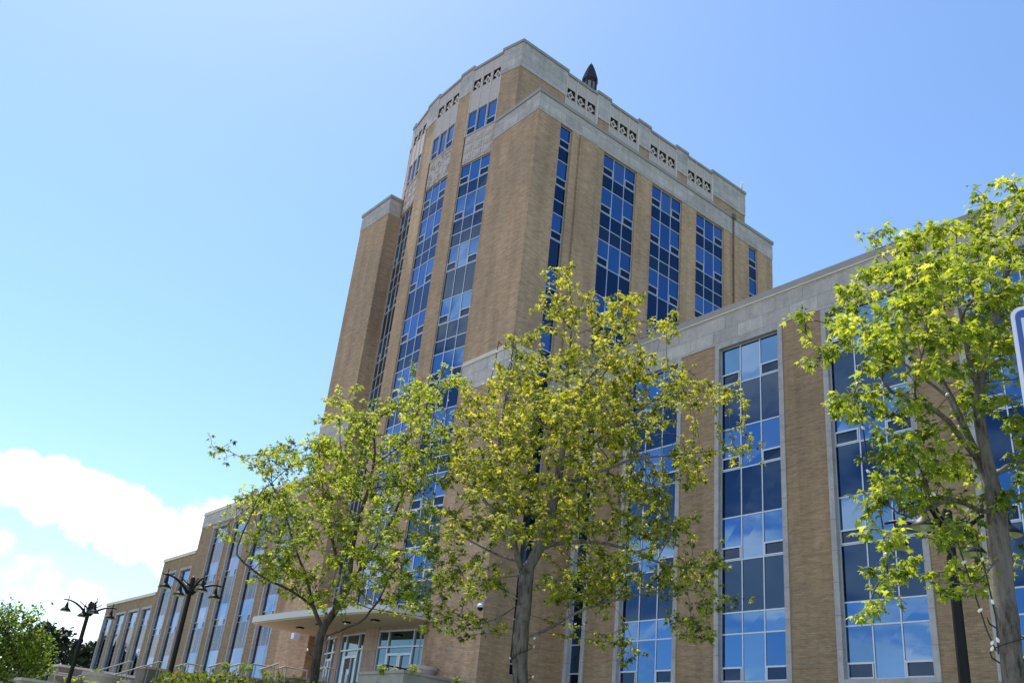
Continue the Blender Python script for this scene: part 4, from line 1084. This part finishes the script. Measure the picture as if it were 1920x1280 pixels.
# pines
def make_pine(root, H, R0, rng, n):
    m = MB(); m.tube([(0, 0, 0), (0, 0, H*.6), (0, 0, H*.97)], [H*.02, H*.013, .02], 'barkd', 7); 
    A = []
    nb = int(H*5.5)
    for k in range(nb):
        f = .16+.82*(k+rng.uniform(0, 1))/nb; z = H*f; rr = R0*(1-f)**.62*rng.uniform(.6, 1.15)*(1.05 if f > .25 else .8); a = rng.uniform(0, 2*math.pi)
        e = np.array([math.cos(a)*rr, math.sin(a)*rr, z+rr*.18]); m.tube([(0, 0, z), tuple(e)], [.05, .015], 'barkd', 3, cap=False)
        for q in range(n):
            g_ = rng.uniform(.3, 1.05); A.append(np.array([0, 0, z])*(1-g_)+e*g_+rng.normal(0, .22, 3)*(1+.4*rr/R0))
    m.build('trunk', root, True)
    A = np.array(A); k_ = 4; pos = np.repeat(A, k_, 0)+rng.normal(0, .18, (len(A)*k_, 3)); d = rng.normal(size=pos.shape)+np.array([0, 0, .5]); nn = rng.normal(size=pos.shape)
    ti = np.clip(rng.normal(.45, .22, len(pos)), 0, 1)
    leaves_mesh('crown', pos, d, unit(nn), rng.uniform(.3, .6, len(pos)), ti, 'needle', 'needle', root)
pin = [(90, 1166, 118, 'dark pine rising just behind the bright green tree, left of the far street lamp'), (120, 1182, 122, 'tall dark pine left of the far street lamp pole'),
       (146, 1205, 130, 'dark pine directly behind the far street lamp pole'), (164, 1212, 126, 'low dark pine between the street lamp pole and the left wing'),
       (181, 1206, 140, 'dark pine touching the end of the left wing'), (60, 1185, 124, 'dark pine mostly hidden behind the bright green tree')]
rng0 = np.random.default_rng(9)
for i, (x, y, D, lb) in enumerate(pin):
    P = atD(x, y, D); z0 = gz(P[0], P[1]); H = P[2]-z0; root = empty('pine_tree', (P[0], P[1], z0-.1)); make_pine(root, H, 3.6, rng0, 9); tag(root, lb, 'tree', 'dark pines beyond the left wing')
src = root
for i, (x, y, s_, rz) in enumerate(((-131, 21, 1.05, 1.), (-137, 17, .95, 2.), (-125, 19, .85, 3.), (-146, 22, 1.0, .4), (-143, 15, 1.1, 4.), (-152, 18, 1.1, 5.))):
    c = copy_tree(src); c.location = (x, y, gz(x, y)-.1); s_ *= (12.6-gz(x, y))/H; c.scale = (s_*.85, s_*.85, s_); c.rotation_euler = (0, 0, rz); tag(c, 'dark pine beyond the left edge, mirrored in the lower windows of the left wing', 'tree', 'dark pines beyond the left wing')

# hedge and small shrubs
def bush(name, box_pts, zt, w_, h_, label, n, leaf, mtl, cat='hedge', group=None):
    """hedge along the polyline box_pts at top height zt"""
    rng = np.random.default_rng(len(label)); a, b = np.array(box_pts[0]), np.array(box_pts[1]); o = empty(name, (a[0], a[1], zt-h_)); t = b-a; L_ = np.linalg.norm(t); t = t/L_; nn = np.array([t[1], -t[0]])
    m = MB(); P = lambda u, v, z: tuple(np.append(t*u+nn*v, z))
    nu = max(2, int(L_/.5)); prof = [(-.5, 0), (-.52, .7), (-.42, .93), (0, 1.0), (.42, .93), (.52, .7), (.5, 0)]
    for i in range(nu+1):
        for v, z in prof: j = rng.normal(0, .03); m.v.append(P(L_*i/nu, v*w_*.9+j, z*h_*.95+j))
    k = len(prof)
    for i in range(nu):
        for q in range(k-1): m.f.append((i*k+q, i*k+q+1, (i+1)*k+q+1, (i+1)*k+q)); m.mi.append(m.m('hedgecore'))
    m.f.append(tuple(range(k))); m.mi.append(0); m.f.append(tuple(reversed(range(nu*k, nu*k+k)))); m.mi.append(0)
    m.build('branches', o)
    u = rng.uniform(-.05, L_+.05, n); s = rng.uniform(0, 1, n); v = np.where(s < .5, rng.uniform(-.5, .5, n), np.where(s < .75, -.5, .5)); z = np.where(s < .5, 1.0-.1*(v*2)**4, rng.uniform(0, 1, n))
    pos = t[None]*u[:, None]+nn[None]*(v*w_)[:, None]; pos = np.c_[pos, z*h_+rng.normal(0, .05, n)*1.3]; pos[:, :2] += rng.normal(0, .04, (n, 2)); pos[:, 2] += .05*np.sin(u*2.3)+.03*np.sin(u*6.1)
    d = rng.normal(size=pos.shape)+np.array([0, 0, .6]); no = rng.normal(0, .6, pos.shape)+np.array([0, 0, 1.])
    leaves_mesh('foliage', pos, d, unit(no), rng.uniform(.6, 1.2, n)*leaf, np.clip(rng.normal(.5, .22, n), 0, 1), 'small', mtl, o)
    return tag(o, label, cat, group)
zt = 1.2
a, b = atZ(336, 1268, zt), atZ(566, 1278.5, zt); c = atZ(760, 1284, zt*1.02)
a, b, c = a[:2], b[:2], c[:2]
bush('hedge', (a, b), zt-.10, 1.0, 1.5, 'clipped yellow-green hedge along the bottom edge below the terrace handrails', 5200, .075, 'hedge')
bush('hedge', (b+(b-a)*.02, c), zt*.93-.12, .9, 1.5, 'darker low hedge at the bottom edge between the left tree trunk and the concrete planter', 3200, .075, 'hedge')
def shrub(px, py, z, r, n, leaf, mtl, label, cat='shrub', D=None, base=None):
    rng = np.random.default_rng(int(px)); P = atZ(px, py, z) if base is None else np.array(base); o = empty('shrub', tuple(P))
    m = MB()
    for k in range(7):
        a_ = rng.uniform(0, 6.28); m.tube([(0, 0, -r*.7), (math.cos(a_)*r*.5, math.sin(a_)*r*.5, r*.4)], [.012, .004], 'barkd', 3, cap=False)
    m.build('stems', o)
    v = rng.normal(size=(n, 3)); v = unit(v)*rng.uniform(.2, 1, (n, 1))**.6*r*.6; v[:, 2] *= .7; cc_ = rng.normal(0, 1, (5, 3))*np.array([.55, .55, .22])*r; v = v+cc_[rng.integers(0, 5, n)]; v[:, 2] -= r*.25
    d = unit(v)+rng.normal(0, .4, v.shape); no = rng.normal(0, .5, v.shape)+np.array([0, 0, 1.])
    leaves_mesh('foliage', v, d, unit(no), rng.uniform(.6, 1.2, n)*leaf, np.clip(rng.normal(.65, .2, n), 0, 1), 'small', mtl, o)
    return tag(o, label, cat)
shrub(458, 1247, 4.3, .28, 220, .09, 'leafF', 'small bright shrub on the red-brown planter wall left of the guard rail')
shrub(424, 1246, 4.3, .24, 180, .09, 'leafF', 'small bright shrub behind the pale handrail above the hedge')
shrub(494, 1257, 4.15, .2, 140, .09, 'leafF', 'tiny bright shrub under the thick pale handrail')
shrub(525, 1262, 4.15, .28, 200, .09, 'leafF', 'small bright shrub in front of the brick wall left of the dark door recess')
shrub(727, 1252, 4.45, .32, 220, .12, 'leafF', 'dark green shrub behind the concrete planter box, below the doors')
shrub(777, 1253, 4.45, .25, 200, .09, 'leafF', 'yellow-green shrub on the concrete planter box beside the bowl planter')
shrub(857, 1270, 4.35, .26, 200, .09, 'leafF', 'yellow-green shrub near the corner of the tower wall')
shrub(0, 0, 0, .38, 260, .13, 'leafF', 'bright green fern in the low planter at the bottom left', 'fern', base=(*fernp, 2.5))
shrub(0, 0, 0, .5, 320, .14, 'leafF', 'low green plants in the bowl planter at the foot of the steps', 'plant', base=(P1[0], P1[1], 2.82))
print('script done')
